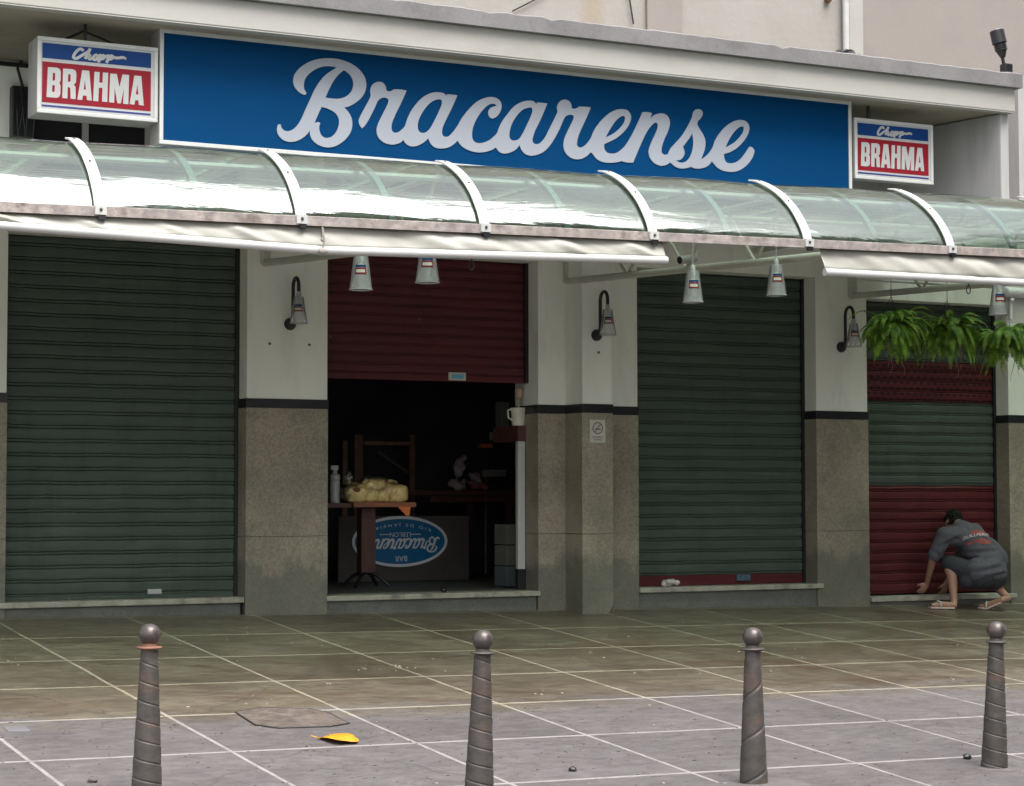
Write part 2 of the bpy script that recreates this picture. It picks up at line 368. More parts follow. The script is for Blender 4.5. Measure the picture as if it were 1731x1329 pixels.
    mt_ = noise(t, mapping(t, tc, (1, 1.8, 1)), 7, 8, 0.72); c = mixc(t, ramp(t, mt_, 0.38, 0.62), mixc(t, 1.0, c, (0.76, 0.74, 0.73), 'MULTIPLY'), mixc(t, 1.0, c, (1.14, 1.13, 1.12), 'MULTIPLY'))
    fine = noise(t, tc, 90, 2); c = mixc(t, ramp(t, fine, 0.3, 0.7), c, mixc(t, 1.0, c, (0.80, 0.80, 0.80), 'MULTIPLY'))
    crk = nd(t, "ShaderNodeTexVoronoi", feature='DISTANCE_TO_EDGE'); crk.inputs["Scale"].default_value = 0.42
    nv = nd(t, "ShaderNodeTexNoise"); nv.inputs["Scale"].default_value = 2.2; nv.inputs["Detail"].default_value = 6; t.links.new(tc, nv.inputs["Vector"])
    t.links.new(mixc(t, 0.30, tc, nv.outputs["Color"]), crk.inputs["Vector"])
    c = mixc(t, math_(t, 'MULTIPLY', math_(t, 'LESS_THAN', crk.outputs["Distance"], 0.0022), 0.55), c, (0.05, 0.043, 0.04))
    lc = mixc(t, wet, (0.245, 0.230, 0.222), (0.33, 0.295, 0.22))
    lc = mixc(t, ramp(t, n2, 0.50, 0.80), lc, mixc(t, 1.0, lc, (0.62, 0.60, 0.57), 'MULTIPLY'))
    c = mixc(t, ln, c, lc)
    t.links.new(c, b.inputs["Base Color"])
    r = mixc(t, wet, (0.78,)*3, mixc(t, ramp(t, n1, 0.4, 0.7), (0.32,)*3, (0.52,)*3)); t.links.new(r, b.inputs["Roughness"])
    h = math_(t, 'SUBTRACT', math_(t, 'MULTIPLY', noise(t, tc, 26, 5), 0.7), math_(t, 'ADD', pm, math_(t, 'MULTIPLY', ln0, 0.8)))
    bump(t, b, h, 0.35, 0.006)
    return m
MAT['pavement'] = pavement_mat()
MAT['asphalt'] = M('asphalt', (0.05, 0.05, 0.052), 0.85, 0.2, 2, 0.6, 80, grain=0.3)
MAT['kerb'] = M('granite_kerb', (0.25, 0.24, 0.23), 0.8, 0.15, 4, 0.4, 60, grain=0.2)

def glazing_mat(name='aged_green_polycarbonate', tint=(0.56, 0.69, 0.60), shiny=1.0):
    m, t, b, tc = newmat(name); t.nodes.remove(b)
    tr = nd(t, "ShaderNodeBsdfTransparent"); tr.inputs[0].default_value = (*tint, 1)
    gl = nd(t, "ShaderNodeBsdfGlossy"); gl.inputs["Roughness"].default_value = 0.095; gl.inputs[0].default_value = (0.90, 0.97, 0.93, 1)
    df = nd(t, "ShaderNodeBsdfDiffuse"); tl = nd(t, "ShaderNodeBsdfTranslucent")
    grime = noise(t, mapping(t, tc, (0.35, 2.2, 2.2)), 3.0, 6, 0.65)
    dc = mixc(t, ramp(t, grime, 0.3, 0.8), (0.26, 0.33, 0.28), (0.12, 0.155, 0.12))
    t.links.new(dc, df.inputs[0]); t.links.new(dc, tl.inputs[0])
    bp = nd(t, "ShaderNodeBump"); bp.inputs["Strength"].default_value = 0.40; bp.inputs["Distance"].default_value = 0.02
    t.links.new(noise(t, mapping(t, tc, (0.55, 3.6, 3.6)), 1.8, 4, 0.55, 0.5), bp.inputs["Height"])
    t.links.new(bp.outputs[0], gl.inputs["Normal"])
    fr = nd(t, "ShaderNodeFresnel"); fr.inputs["IOR"].default_value = 1.75; t.links.new(bp.outputs[0], fr.inputs["Normal"])
    dm = nd(t, "ShaderNodeMixShader"); dm.inputs[0].default_value = 0.45
    t.links.new(df.outputs[0], dm.inputs[1]); t.links.new(tl.outputs[0], dm.inputs[2])
    m1 = nd(t, "ShaderNodeMixShader"); t.links.new(math_(t, 'ADD', math_(t, 'MULTIPLY', ramp(t, grime, 0.40, 0.75), 0.20), 0.02), m1.inputs[0])
    t.links.new(tr.outputs[0], m1.inputs[1]); t.links.new(dm.outputs[0], m1.inputs[2])
    m2 = nd(t, "ShaderNodeMixShader"); t.links.new(math_(t, 'MINIMUM', math_(t, 'ADD', math_(t, 'MULTIPLY', fr.outputs[0], 1.35), 0.03), 0.95), m2.inputs[0])
    t.links.new(m1.outputs[0], m2.inputs[1]); t.links.new(gl.outputs[0], m2.inputs[2])
    t.links.new(m2.outputs[0], t.nodes["Material Output"].inputs[0])
    return m
MAT['glazing'] = glazing_mat(); MAT['rear_glazing'] = glazing_mat('shade_tinted_rear_polycarbonate', (0.36, 0.46, 0.38))  # rear panels tinted darker to stand for the slab's shade
def clear_mat(name, tint, gloss, diffuse=0.08):
    m, t, b, tc = newmat(name); t.nodes.remove(b)
    tr = nd(t, "ShaderNodeBsdfTransparent"); tr.inputs[0].default_value = (*tint, 1)
    gl = nd(t, "ShaderNodeBsdfGlossy"); gl.inputs["Roughness"].default_value = 0.12
    df = nd(t, "ShaderNodeBsdfDiffuse"); df.inputs[0].default_value = (0.7, 0.7, 0.7, 1)
    lw = nd(t, "ShaderNodeLayerWeight"); lw.inputs[0].default_value = gloss
    m1 = nd(t, "ShaderNodeMixShader"); m1.inputs[0].default_value = diffuse
    t.links.new(tr.outputs[0], m1.inputs[1]); t.links.new(df.outputs[0], m1.inputs[2])
    m2 = nd(t, "ShaderNodeMixShader"); t.links.new(lw.outputs["Fresnel"], m2.inputs[0])
    t.links.new(m1.outputs[0], m2.inputs[1]); t.links.new(gl.outputs[0], m2.inputs[2])
    t.links.new(m2.outputs[0], t.nodes["Material Output"].inputs[0]); return m
MAT['clear'] = clear_mat('clear_acrylic', (0.97, 0.97, 0.97), 0.30, 0.22)
MAT['bag'] = clear_mat('clear_plastic_bag', (0.98, 0.97, 0.94), 0.40, 0.05)

def cloth_blind():
    m, t, b, tc = newmat('translucent_awning_vinyl')
    c = mixc(t, ramp(t, noise(t, mapping(t, tc, (1.2, 1, 2)), 3, 5), 0.3, 0.75), (0.42, 0.41, 0.37), (0.32, 0.31, 0.265))
    t.links.new(c, b.inputs["Base Color"]); b.inputs["Roughness"].default_value = 0.45
    tl = nd(t, "ShaderNodeBsdfTranslucent"); t.links.new(c, tl.inputs[0])
    mx = nd(t, "ShaderNodeMixShader"); mx.inputs[0].default_value = 0.15
    t.links.new(b.outputs[0], mx.inputs[1]); t.links.new(tl.outputs[0], mx.inputs[2]); t.links.new(mx.outputs[0], t.nodes["Material Output"].inputs[0])
    return m
MAT['blind'] = cloth_blind()
def fern_mat():
    m, t, b, tc = newmat('fern_leaf')
    c = mixc(t, ramp(t, noise(t, tc, 11, 4), 0.38, 0.64), (0.050, 0.14, 0.012), (0.33, 0.52, 0.07))
    t.links.new(c, b.inputs["Base Color"]); b.inputs["Roughness"].default_value = 0.5
    tl = nd(t, "ShaderNodeBsdfTranslucent"); t.links.new(c, tl.inputs[0])
    mx = nd(t, "ShaderNodeMixShader"); mx.inputs[0].default_value = 0.35
    t.links.new(b.outputs[0], mx.inputs[1]); t.links.new(tl.outputs[0], mx.inputs[2]); t.links.new(mx.outputs[0], t.nodes["Material Output"].inputs[0])
    return m
MAT['fern'] = fern_mat()
MAT['pot'] = M('mossy_dark_pot', (0.05, 0.05, 0.03), 0.9, 0.3, 14, 0.4)
MAT['tree_leaf'] = M('dark_tree_leaf', (0.045, 0.075, 0.030), 0.6, 0.4, 0.8, 0)
MAT['bark'] = M('grey_brown_bark', (0.12, 0.095, 0.075), 0.9, 0.3, 3, 0.6, 30)
MAT['root'] = M('pale_dry_root', (0.30, 0.22, 0.14), 0.9, 0.3, 20, 0)
STRIP_X = W(1000, 10, yw(19.7)).x
def cream_brown_strip():
    m, t, b, tc = newmat('cream_render_brown_strip')
    n = noise(t, tc, 0.8, 6, 0.6)
    c = mixc(t, ramp(t, n, 0.35, 0.75), (0.30, 0.28, 0.256), (0.255, 0.232, 0.208))
    ln = noise(t, mapping(t, tc, (0.6, 1, 2.5)), 1.3, 7, 0.75, 1.2)
    f = math_(t, 'LESS_THAN', math_(t, 'ABSOLUTE', math_(t, 'SUBTRACT', ln, 0.5)), 0.0025)
    c = mixc(t, math_(t, 'MULTIPLY', f, 0.6), c, (0.36, 0.32, 0.28))
    sp = nd(t, "ShaderNodeSeparateXYZ"); t.links.new(tc, sp.inputs[0])
    dx = math_(t, 'DIVIDE', math_(t, 'SUBTRACT', math_(t, 'ADD', sp.outputs[0], math_(t, 'MULTIPLY', n, 0.10)), STRIP_X+0.05), 0.17)
    ms = math_(t, 'SUBTRACT', 1.0, math_(t, 'MULTIPLY', dx, dx), True)
    c = mixc(t, math_(t, 'MULTIPLY', ms, 0.75), c, (0.27, 0.215, 0.155))  # soft brown vertical strip mixed into the cream
    t.links.new(c, b.inputs["Base Color"]); b.inputs["Roughness"].default_value = 0.8
    bump(t, b, noise(t, tc, 14, 6), 0.4, 0.01)
    return m
MAT['cream2'] = cream_brown_strip()
def WX(px, py, x):                         # photo point -> point on the plane of constant x
    d = ray(px, py); return CAM + d*((x-CAM.x)/d.x)
def Zp(px, py, z):                         # photo point -> point at height z
    d = ray(px, py); return CAM + d*((z-CAM.z)/d.z)

# ------------------------------------------------------------------ ground
g = MB()
xa, xb, ya = -14.0, 20.0, -9.8
def pav(u, v):
    x = xa+(xb-xa)*u; y = ya+(0.5-ya)*v; return (x, y, gz(x, y))
g.grid(pav, 34, 12)
pave = g.build("pavement", MAT['pavement']); pave.data.transform(Matrix.Translation(pave.location)); pave.location = (0, 0, 0)
tag(pave, kind="structure")
k = MB(); zk = lambda x: gz(x, ya)
k.hexa([(xa, ya-0.15, zk(xa)-0.2), (xb, ya-0.15, zk(xb)-0.2), (xb, ya-0.004, zk(xb)-0.2), (xa, ya-0.004, zk(xa)-0.2)],
       [(xa, ya-0.15, zk(xa)+0.002), (xb, ya-0.15, zk(xb)+0.002), (xb, ya-0.004, zk(xb)+0.002), (xa, ya-0.004, zk(xa)+0.002)])
tag(k.build("kerb", MAT['kerb'], bevel=0.01), kind="structure")
r = MB(); zr0 = gz(0, ya)-0.13
r.add([(-160, -160, zr0-0.1), (160, -160, zr0-0.1), (160, ya-0.151, zr0-0.1+0), (-160, ya-0.151, zr0-0.1)], [(0, 1, 2, 3)])
tag(r.build("road", MAT['asphalt']), kind="structure")

# ------------------------------------------------------------------ the bar building
Z_HEAD = zw(2.425); Z_BT = zw(0.957); Z_BB = zw(0.868); Z_SOF = zw(3.978); REV = 0.22
bar = thing("bar_building", "cream two tone bar frontage with roller shutters, granite dado and deep concrete marquee", "building", (0, 0, gz(0, 0)))
XL = -13.0; XR = 19.0
x_of = lambda px, py=700, y=0.0: W(px, py, y).x
pil = [("a", XL, x_of(10.5)), ("b", x_of(417), x_of(553)), ("c", x_of(910), x_of(1077.5)), ("d", x_of(1380), x_of(1466)), ("e", x_of(1705), XR)]
zj = W(480, 907).z
for nme, x0, x1 in pil:
    zb = min(gz(x0, 0), gz(x1, 0))-0.1
    m = MB(); m.box(x0, x1, 0.0, 0.45, Z_BT, Z_HEAD)
    p = m.build("pillar", MAT['plaster'], bar)
    m = MB(); m.box(x0-0.006, x1+0.006, -0.007, 0.44, zj+0.002, Z_BB); m.box(x0-0.006, x1+0.006, -0.007, 0.44, zb, zj-0.002)
    m.box(x0, x1, 0.0, 0.43, zj-0.002, zj+0.002)
    tag(m.build("dado", MAT['granite'], p, bevel=0.003), "rough brown granite dado")
    m = MB(); m.box(x0-0.010, x1+0.010, -0.012, 0.445, Z_BB, Z_BT)
    m.build("band", MAT['band'], p, bevel=0.003)
# projecting pilaster on the pillar beside the door
xq0 = x_of(956); yq = WX(984.5, 700, xq0).y; xq1 = W(1034, 700, yq).x
m = MB(); m.box(xq0, xq1, yq, -0.001, Z_BT, Z_HEAD+0.9); p = m.build("pilaster", MAT['plaster'], bar)
m = MB(); m.box(xq0-0.007, xq1+0.007, yq-0.007, -0.008, gz(xq1, 0)-0.2, zj-0.002); m.box(xq0-0.007, xq1+0.007, yq-0.007, -0.008, zj+0.002, Z_BB)
m.build("dado", MAT['granite'], p, bevel=0.003)
m = MB(); m.box(xq0-0.011, xq1+0.011, yq-0.012, -0.013, Z_BB, Z_BT); m.build("band", MAT['band'], p, bevel=0.003)
# chipped foot of the pilaster
m = MB(); m.hexa([(xq1-0.06, yq-0.012, gz(xq1, yq)-.01), (xq1+0.02, yq-0.012, gz(xq1, yq)-.01), (xq1+0.02, yq+0.06, gz(xq1, yq)-.01), (xq1-0.06, yq+0.06, gz(xq1, yq)-.01)],
  [(xq1-0.01, yq-0.009, gz(xq1, yq)+.05), (xq1+0.009, yq-0.010, gz(xq1, yq)+.09), (xq1+0.010, yq+0.03, gz(xq1, yq)+.07), (xq1-0.01, yq+0.02, gz(xq1, yq)+.05)])
m.build("chipped_corner", MAT['brownconc'], p)
# wall above the openings
Z4 = zw(2.222)
m = MB(); m.box(XL, W(1716, 191, yw(16.23)).x-0.01, 0.003, 0.40, Z_HEAD, Z_SOF); m.box(W(1716, 191, yw(16.23)).x-0.01, XR, 0.003, 0.40, Z_HEAD, zw(2.75))
m.box(x_of(1466), x_of(1705), 0.003, 0.40, Z4, Z_HEAD)
XE = W(1716, 191, yw(16.23)).x-0.01
m.build("upper_wall", MAT['plaster'], bar)
m = MB(); m.box(W(1722, 200, 0).x, XR, 0.003, 0.40, zw(2.75)+0.001, W(1728, 128, 0).z); m.build("side_wall", MAT['grey_wall'], bar)
# ledge / conduit along the wall under the marquee on the left
# marquee slab
YF = yw(16.23); xe = W(1716, 191, YF).x
zc0 = W(1280, 100, YF).z; zc1 = W(1280, 71, YF-0.05).z
m = MB(); m.box(XL, xe, YF, 1.0, Z_SOF, zc0)
mq = m.build("marquee", MAT['fascia'], bar, bevel=0.006)
m = MB()
rnd = random.Random(3); n = 220; vs = []; fs = []
xs = [XL+(xe+0.05-XL)*i/n for i in range(n+1)]
for i, x in enumerate(xs):
    d = rnd.uniform(-0.004, 0.004) - (0.018 if rnd.random() < 0.05 else 0)
    vs += [(x, YF-0.05, zc0), (x, YF-0.05, zc1-0.012+d), (x, YF-0.032, zc1+d*1.3), (x, 1.0, zc1+0.002), (x, 1.0, zc0)]
for i in range(n):
    for q in range(5):
        a = i*5+q; b_ = i*5+(q+1) % 5; fs.append((a, a+5, b_+5, b_))
fs += [(0, 1, 2, 3, 4), tuple(n*5+q for q in (4, 3, 2, 1, 0))]
m.add(vs, fs); m.build("cap", MAT['cap'], mq)
m = MB(); m.box(XL, xe-0.004, YF+0.10, 0.0, Z_SOF-0.006, Z_SOF-0.002); m.build("soffit", MAT['soffit'], mq)
m = MB(); m.box(XL, xe-0.004, YF+0.004, YF+0.10, Z_SOF-0.010, Z_SOF-0.002); m.build("drip_edge", MAT['fascia'], mq)
# return wall closing the marquee on the right
Pb = Zp(1574, 211, Z_SOF); Pf = Zp(1691, 190, Z_SOF); dr = (Pf-Pb); dr.z = 0
Pb2 = Pf - dr*((0.0-Pf.y)/dr.y*-1); tb = (0.0-Pf.y)/dr.y; Pb2 = Pf+dr*tb
zf0 = zw(2.80)
m = MB(); xo = xe-0.01
m.hexa([(Pf.x, Pf.y, zf0), (xo, Pf.y, zf0), (xo, 0.002, zf0), (Pb2.x, 0.002, zf0)], [(Pf.x, Pf.y, Z_SOF-0.012), (xo, Pf.y, Z_SOF-0.012), (xo, 0.002, Z_SOF-0.012), (Pb2.x, 0.002, Z_SOF-0.012)])
m.build("return_wall", MAT['grey_wall'], bar, bevel=0.01)
# dark clerestory window under the small sign on the left
zt = W(60, 150).z; zb = W(60, 262).z; xw0 = x_of(57, 205); xw1 = x_of(248, 220)
m = MB(); m.box(xw0, xw1, -0.006, 0.001, zb, zt); wn = m.build("clerestory_window", MAT['dark'], bar)
for px in (50, 143, 249): 
    m = MB(); x = x_of(px, 215); m.box(x-0.025, x+0.025, -0.03, -0.006, zb, zt); m.build("mullion", MAT['grey_wall'], wn)

# sills and the low walls below them
def sill(p0, p1, top, bot, pl, name="sill", proud=-0.03):
    z1 = (W(top[0], top[1], proud).z + W(top[2], top[3], proud).z)/2; z0 = z1-0.045
    x0 = x_of(p0); x1 = x_of(p1)
    m = MB(); m.box(x0, x1, proud, 0.30, z0, z1)
    s = m.build(name, MAT['sill'], bar, bevel=0.006)
    m = MB(); xi0 = x_of(p0)-0.005; m.box(xi0+0.005, x1-0.02, 0.02, 0.3, gz(x1, 0)-0.15, z0-0.001)
    m.build("low_wall", MAT['granite_grey'], s)
    return z1
S1 = sill(-140, 413, (414, 1010.7, 0, 1018.8), 0, 0)
S2 = sill(552, 911, (551, 1009, 910, 998), 0, 0, "doorstep")
S3 = sill(1078.5, 1387, (1081.6, 995.6, 1386, 985.3), 0, 0)
S4 = sill(1468, 1712, (1470, 1010.5, 1713, 1003), 0, 0)

# roller shutters
def slat_profile(pitch, z0, z1, deep=1.0):
    base = [(0.0, 0.004), (0.015, -0.011), (0.06, -0.013), (0.150, -0.013), (0.165, 0.010), (0.205, 0.010), (0.225, -0.012), (0.34, -0.0155), (0.60, -0.0175), (0.85, -0.0165), (0.945, -0.013), (0.960, 0.010), (0.995, 0.010)]
    pts = []; z = z0
    while z < z1:
        for f, y in base:
            if z+f*pitch < z1: pts.append((y*deep, z+f*pitch))
        z += pitch
    pts.append((0.0, z1)); return pts
def curtain(x0, x1, z0, z1, y, mat, parent, name="shutter_curtain", pitch=0.112, deep=1.0, rnd=random.Random(5)):
    pr = slat_profile(pitch, z0, z1, deep); n = 44; m = MB(); vs = []; dn = [(rnd.uniform(x0, x1), rnd.uniform(z0, z1), rnd.uniform(-0.006, 0.008), rnd.uniform(0.06, 0.22)) for _ in range(16)]
    for i in range(n+1):
        x = x0+(x1-x0)*i/n
        for q, (yy, zz) in enumerate(pr):
            vs.append((x, y+yy+rnd.uniform(-0.0007, 0.0007)+sum(d_*math.exp(-(((x-a_)/w_)**2+((zz-b_)/(w_*0.5))**2)) for a_, b_, d_, w_ in dn), zz+0.002*sn(i*0.41+q*0.05)+0.0012*sn(i*1.7)))
    for zz, yb in ((z1, 0.02), (z0, 0.02)): pass
    L = len(pr); fs = [(i*L+q, (i+1)*L+q, (i+1)*L+q+1, i*L+q+1) for i in range(n) for q in range(L-1)]
    b = len(vs)
    vs += [(x0, y+0.012, z0), (x1, y+0.012, z0), (x1, y+0.012, z1), (x0, y+0.012, z1)]
    fs += [(b+1, b, b+3, b+2), (0, b, b+1, n*L), (L-1, n*L+L-1, b+2, b+3)]
    m.add(vs, fs); return m.build(name, mat, parent)
def guides(x0, x1, z0, z1, parent):
    for s, x in ((1, x0), (-1, x1)):
        m = MB(); m.box(min(x, x+s*0.035), max(x, x+s*0.035), REV-0.035, REV+0.03, z0, z1); m.build("guide_rail", MAT['black'], parent)
def x_in(px, py=700): return W(px, py, REV).x
# wide green shutter on the left
A0, A1 = x_of(10.5), x_of(417)
sh = curtain(A0+0.012, A1-0.012, S1+0.03, Z_HEAD-0.002, REV, MAT['green_shutter'], bar, "roller_shutter")
tag(sh, "wide closed dark green roller shutter")
guides(A0+0.001, A1-0.001, S1+0.001, Z_HEAD-0.003, sh)
m = MB(); m.box(A0+0.04, A1-0.04, REV-0.03, REV+0.01, S1+0.001, S1+0.032); m.build("bottom_bar", MAT['green_shutter'], sh, bevel=0.003)
pl_ = W(262, 1004, REV-0.05)
m = MB(); m.box(pl_.x-0.06, pl_.x+0.06, REV-0.05, REV-0.025, S1+0.03, S1+0.075); m.build("lock", MAT['silver'], sh, bevel=0.006)
# half raised oxblood shutter over the door
B0, B1 = x_of(553), x_of(910); zr_ = W(700, 643.5, REV).z
sh = curtain(B0+0.012, B1-0.012, zr_+0.05, Z_HEAD-0.002, REV, MAT['red_shutter'], bar, "roller_shutter", pitch=0.085, deep=0.55)
tag(sh, "half raised oxblood red roller shutter")
guides(B0+0.001, B1-0.001, zr_, Z_HEAD-0.003, sh)
m = MB(); m.box(B0+0.04, B1-0.04, REV-0.022, REV+0.012, zr_, zr_+0.052); m.build("bottom_bar", MAT['red_shutter'], sh, bevel=0.003)
q = W(773, 636, REV-0.028)
m = MB(); m.box(q.x-0.085, q.x+0.085, REV-0.030, REV-0.023, q.z-0.038, q.z+0.032); lk = m.build("lock_plate", MAT['paper'], sh, bevel=0.003)
m = MB(); m.box(q.x-0.055, q.x+0.06, REV-0.034, REV-0.031, q.z-0.022, q.z+0.014); m.build("label", MAT['sticker_blue'], lk)
# green shutter of the right window
D0, D1 = x_of(1077.5), x_of(1380); zg = W(1220, 971, REV).z
sh = curtain(D0+0.012, D1-0.012, zg, Z_HEAD-0.002, REV, MAT['green_shutter'], bar, "roller_shutter", pitch=0.108)
tag(sh, "closed dark green roller shutter with a red foot")
guides(D0+0.001, D1-0.001, S3+0.001, Z_HEAD-0.003, sh)
m = MB(); m.box(D0+0.04, D1-0.04, REV-0.028, REV+0.012, S3+0.002, zg-0.001); m.build("bottom_bar", MAT['red_shutter'], sh, bevel=0.004)
q = W(1256, 976.5, REV-0.04)
m = MB(); m.box(q.x-0.075, q.x+0.075, REV-0.058, REV-0.029, q.z-0.03, q.z+0.03); m.build("lock", M('blue_grey_lock', (0.06, 0.10, 0.14), 0.4, 0.4, 30), sh, bevel=0.006)
# narrow banded shutter on the right
E0, E1 = x_of(1466), x_of(1705)
zs = [Z4, W(1570, 612, REV).z, W(1570, 680, REV).z, W(1570, 821, REV).z, W(1570, 1002, REV).z]
sh = curtain(E0+0.012, E1-0.012, zs[1], zs[0]-0.002, REV, MAT['green_shutter'], bar, "roller_shutter", pitch=0.10)
tag(sh, "narrow banded green and red roller shutter")
tag(curtain(E0+0.012, E1-0.012, zs[2]+0.001, zs[1]-0.001, REV, MAT['red_shutter_holes'], sh, "perforated_band", pitch=0.10), "perforated oxblood band")
curtain(E0+0.012, E1-0.012, zs[3]+0.001, zs[2]-0.001, REV, MAT['green_shutter'], sh, "green_band", pitch=0.10)
curtain(E0+0.012, E1-0.012, zs[4]+0.001, zs[3]-0.001, REV, MAT['red_shutter'], sh, "red_band", pitch=0.10)
guides(E0+0.001, E1-0.001, S4+0.001, Z4-0.003, sh)

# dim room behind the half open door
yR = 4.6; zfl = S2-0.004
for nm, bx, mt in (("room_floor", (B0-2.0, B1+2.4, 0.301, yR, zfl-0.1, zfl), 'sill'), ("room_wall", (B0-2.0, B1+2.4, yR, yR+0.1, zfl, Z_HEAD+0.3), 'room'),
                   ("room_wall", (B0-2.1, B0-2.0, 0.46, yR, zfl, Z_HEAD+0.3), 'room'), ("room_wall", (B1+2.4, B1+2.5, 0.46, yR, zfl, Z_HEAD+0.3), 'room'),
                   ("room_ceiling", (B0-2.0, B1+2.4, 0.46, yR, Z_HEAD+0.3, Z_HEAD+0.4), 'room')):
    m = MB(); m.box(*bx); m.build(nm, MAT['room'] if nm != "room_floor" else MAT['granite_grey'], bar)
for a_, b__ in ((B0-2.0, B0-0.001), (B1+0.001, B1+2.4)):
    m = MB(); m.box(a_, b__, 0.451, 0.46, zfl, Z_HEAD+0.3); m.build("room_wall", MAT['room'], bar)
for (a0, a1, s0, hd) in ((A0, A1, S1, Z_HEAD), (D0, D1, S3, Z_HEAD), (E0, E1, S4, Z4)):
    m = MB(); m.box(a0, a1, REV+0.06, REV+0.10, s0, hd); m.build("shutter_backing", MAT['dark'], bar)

# ------------------------------------------------------------------ building rising behind the marquee
yU = yw(19.7)
nb = thing("upper_storey", "pale cream rendered wall with white downpipe rising above the marquee", "building", (0, yU, zc0))
xu = lambda px, py=40: W(px, py, yU).x
zt = zc0+5.0
m = MB(); m.box(XL, xu(1091), yU, yU+0.3, zc0-1, zt); m.build("wall", MAT['cream2'], nb)
m = MB(); m.box(xu(1091), xu(1150), yU-0.04, yU+0.3, zc0-1, zt); m.build("pilaster", MAT['tan'], nb)
m = MB(); m.box(xu(1150), xu(1431), yU+0.001, yU+0.3, zc0-1, zt); m.build("wall", MAT['cream2'], nb)
m = MB(); m.box(xu(1431), xu(1454), yU-0.05, yU+0.3, zc0-1, zt); m.build("corner_strip", MAT['fascia'], nb)
m = MB(); m.box(xu(1454), XR+4, yU-0.01, yU+0.3, zc0-1, zt); m.build("wall", MAT['tan'], nb)
m = MB(); x = (xu(1418)+xu(1430))/2; m.tube([(x, yU-0.06, zc0-0.5), (x, yU-0.06, zt)], 0.034, 14); m.build("downpipe", MAT['white_metal'], nb, smooth=True)
# side edges of the soft brown strip in the upper wall
a = xu(972, 10); b_ = xu(1030, 10)
m = MB(); m.tube([W(866, 19, yU-0.03), W(888, 8, yU-0.03), W(925, -12, yU-0.03)], 0.007, 6); m.build("cable", MAT['black'], nb)
m = MB(); m.tube([W(1062, -15, yU-0.03), W(1071, 41, yU-0.03)], 0.008, 6); m.build("cable", MAT['black'], nb)
m = MB(); q = W(1397, 0, yU); m.ball((q.x, yU-0.03, q.z), 0.04, 10, 8); m.build("wall_bracket", MAT['rust'], nb)

# tall block added out of view, right behind the viewer, for dark reflections
ob = thing("added_dark_block", "unseen tall dark block added behind the viewer to darken the canopy reflections", "building", (30, -26, zr0))
m = MB(); m.box(5, 70, -42, -24, zr0-0.3, zr0+30)
m.build("wall", M('added_block_render', (0.10, 0.12, 0.10), 0.8, 0.6, 0.35, 0), ob)
for i in range(9):
    for j in range(4):
        m = MB(); m.box(9+i*5, 11.6+i*5, -24.0, -23.95, zr0+1.5+j*3.6, zr0+3.6+j*3.6); m.build("window", MAT['dark'], ob)

# trees added out of view to shade the right end and darken canopy reflections
def added_shade_tree(x, y, h, label, seed):
    rn = random.Random(seed); z0 = gz(x, y)
    t = thing("added_shade_tree", label, "tree", (x, y, z0), "trees added out of view for shade")
    m = MB(); top = Vector((x+0.4, y+0.2, z0+h*0.45))
    m.tube([Vector((x, y, z0-0.2)), Vector((x+.05, y, z0+1.0)), Vector((x+.2, y+.1, z0+h*.25)), top], [0.38, 0.30, 0.26, 0.22], 12)
    tips = []
    for i in range(9):
        a = i*0.7+rn.uniform(-.2, .2); e = rn.uniform(.4, 1.2); L_ = rn.uniform(3.0, 5.0)
        mid = top+Vector((cs(a)*cs(e), sn(a)*cs(e), sn(e)))*L_*.5+Vector((0, 0, .3)); end = top+Vector((cs(a)*cs(e), sn(a)*cs(e), sn(e)))*L_+Vector((0, 0, .6))
        m.tube([top-Vector((0, 0, rn.uniform(0, 1.5))), mid, end], [0.13, 0.08, 0.03], 8); tips.append(end)
    m.build("trunk", MAT['bark'], t, smooth=True)
    m = MB(); c0 = Vector((x+0.4, y, z0+h*0.66))
    for i in range(120):
        d = Vector((rn.gauss(0, 1), rn.gauss(0, 1), rn.gauss(0, 1))).normalized()*rn.uniform(.35, 1)**.6
        c_ = c0+Vector((d.x*6.2, d.y*5.6, d.z*h*0.33)); r_ = rn.uniform(.7, 1.5)
        for j in range(70):
            p = c_+Vector((rn.gauss(0, .5), rn.gauss(0, .5), rn.gauss(0, .4)))*r_
            u = Vector((rn.gauss(0, 1), rn.gauss(0, 1), rn.gauss(0, .6))).normalized()*rn.uniform(.10, .2); v = u.cross(Vector((rn.gauss(0, 1), rn.gauss(0, 1), rn.gauss(0, 1)))).normalized()*rn.uniform(.08, .14)
            m.add([p-u, p+v, p+u, p-v], [(0, 1, 2, 3)])
    m.build("crown", MAT['tree_leaf'], t)
added_shade_tree(15.5, -9.3, 19, "broad street tree on the kerb, nearest the bar's right end", 1)
added_shade_tree(26.0, -9.0, 18, "unseen broad tree added for shade and reflection, further right along the kerb", 2)
def catmull(loop, seg=6):
    """loop: list of (x, y, corner?) closed; smooth between corners"""
    n = len(loop); out = []
    P = [Vector((p[0], p[1])) for p in loop]; cr = [len(p) > 2 and p[2] for p in loop]
    for i in range(n):
        p1, p2 = P[i], P[(i+1) % n]
        p0 = P[i-1] if not cr[i] else p1-(p2-p1)*0.5
        p3 = P[(i+2) % n] if not cr[(i+1) % n] else p2+(p2-p1)*0.5
        for s in range(seg):
            t = s/seg
            out.append(0.5*((2*p1)+(-p0+p2)*t+(2*p0-5*p1+4*p2-p3)*t*t+(-p0+3*p1-3*p2+p3)*t**3))
    return out
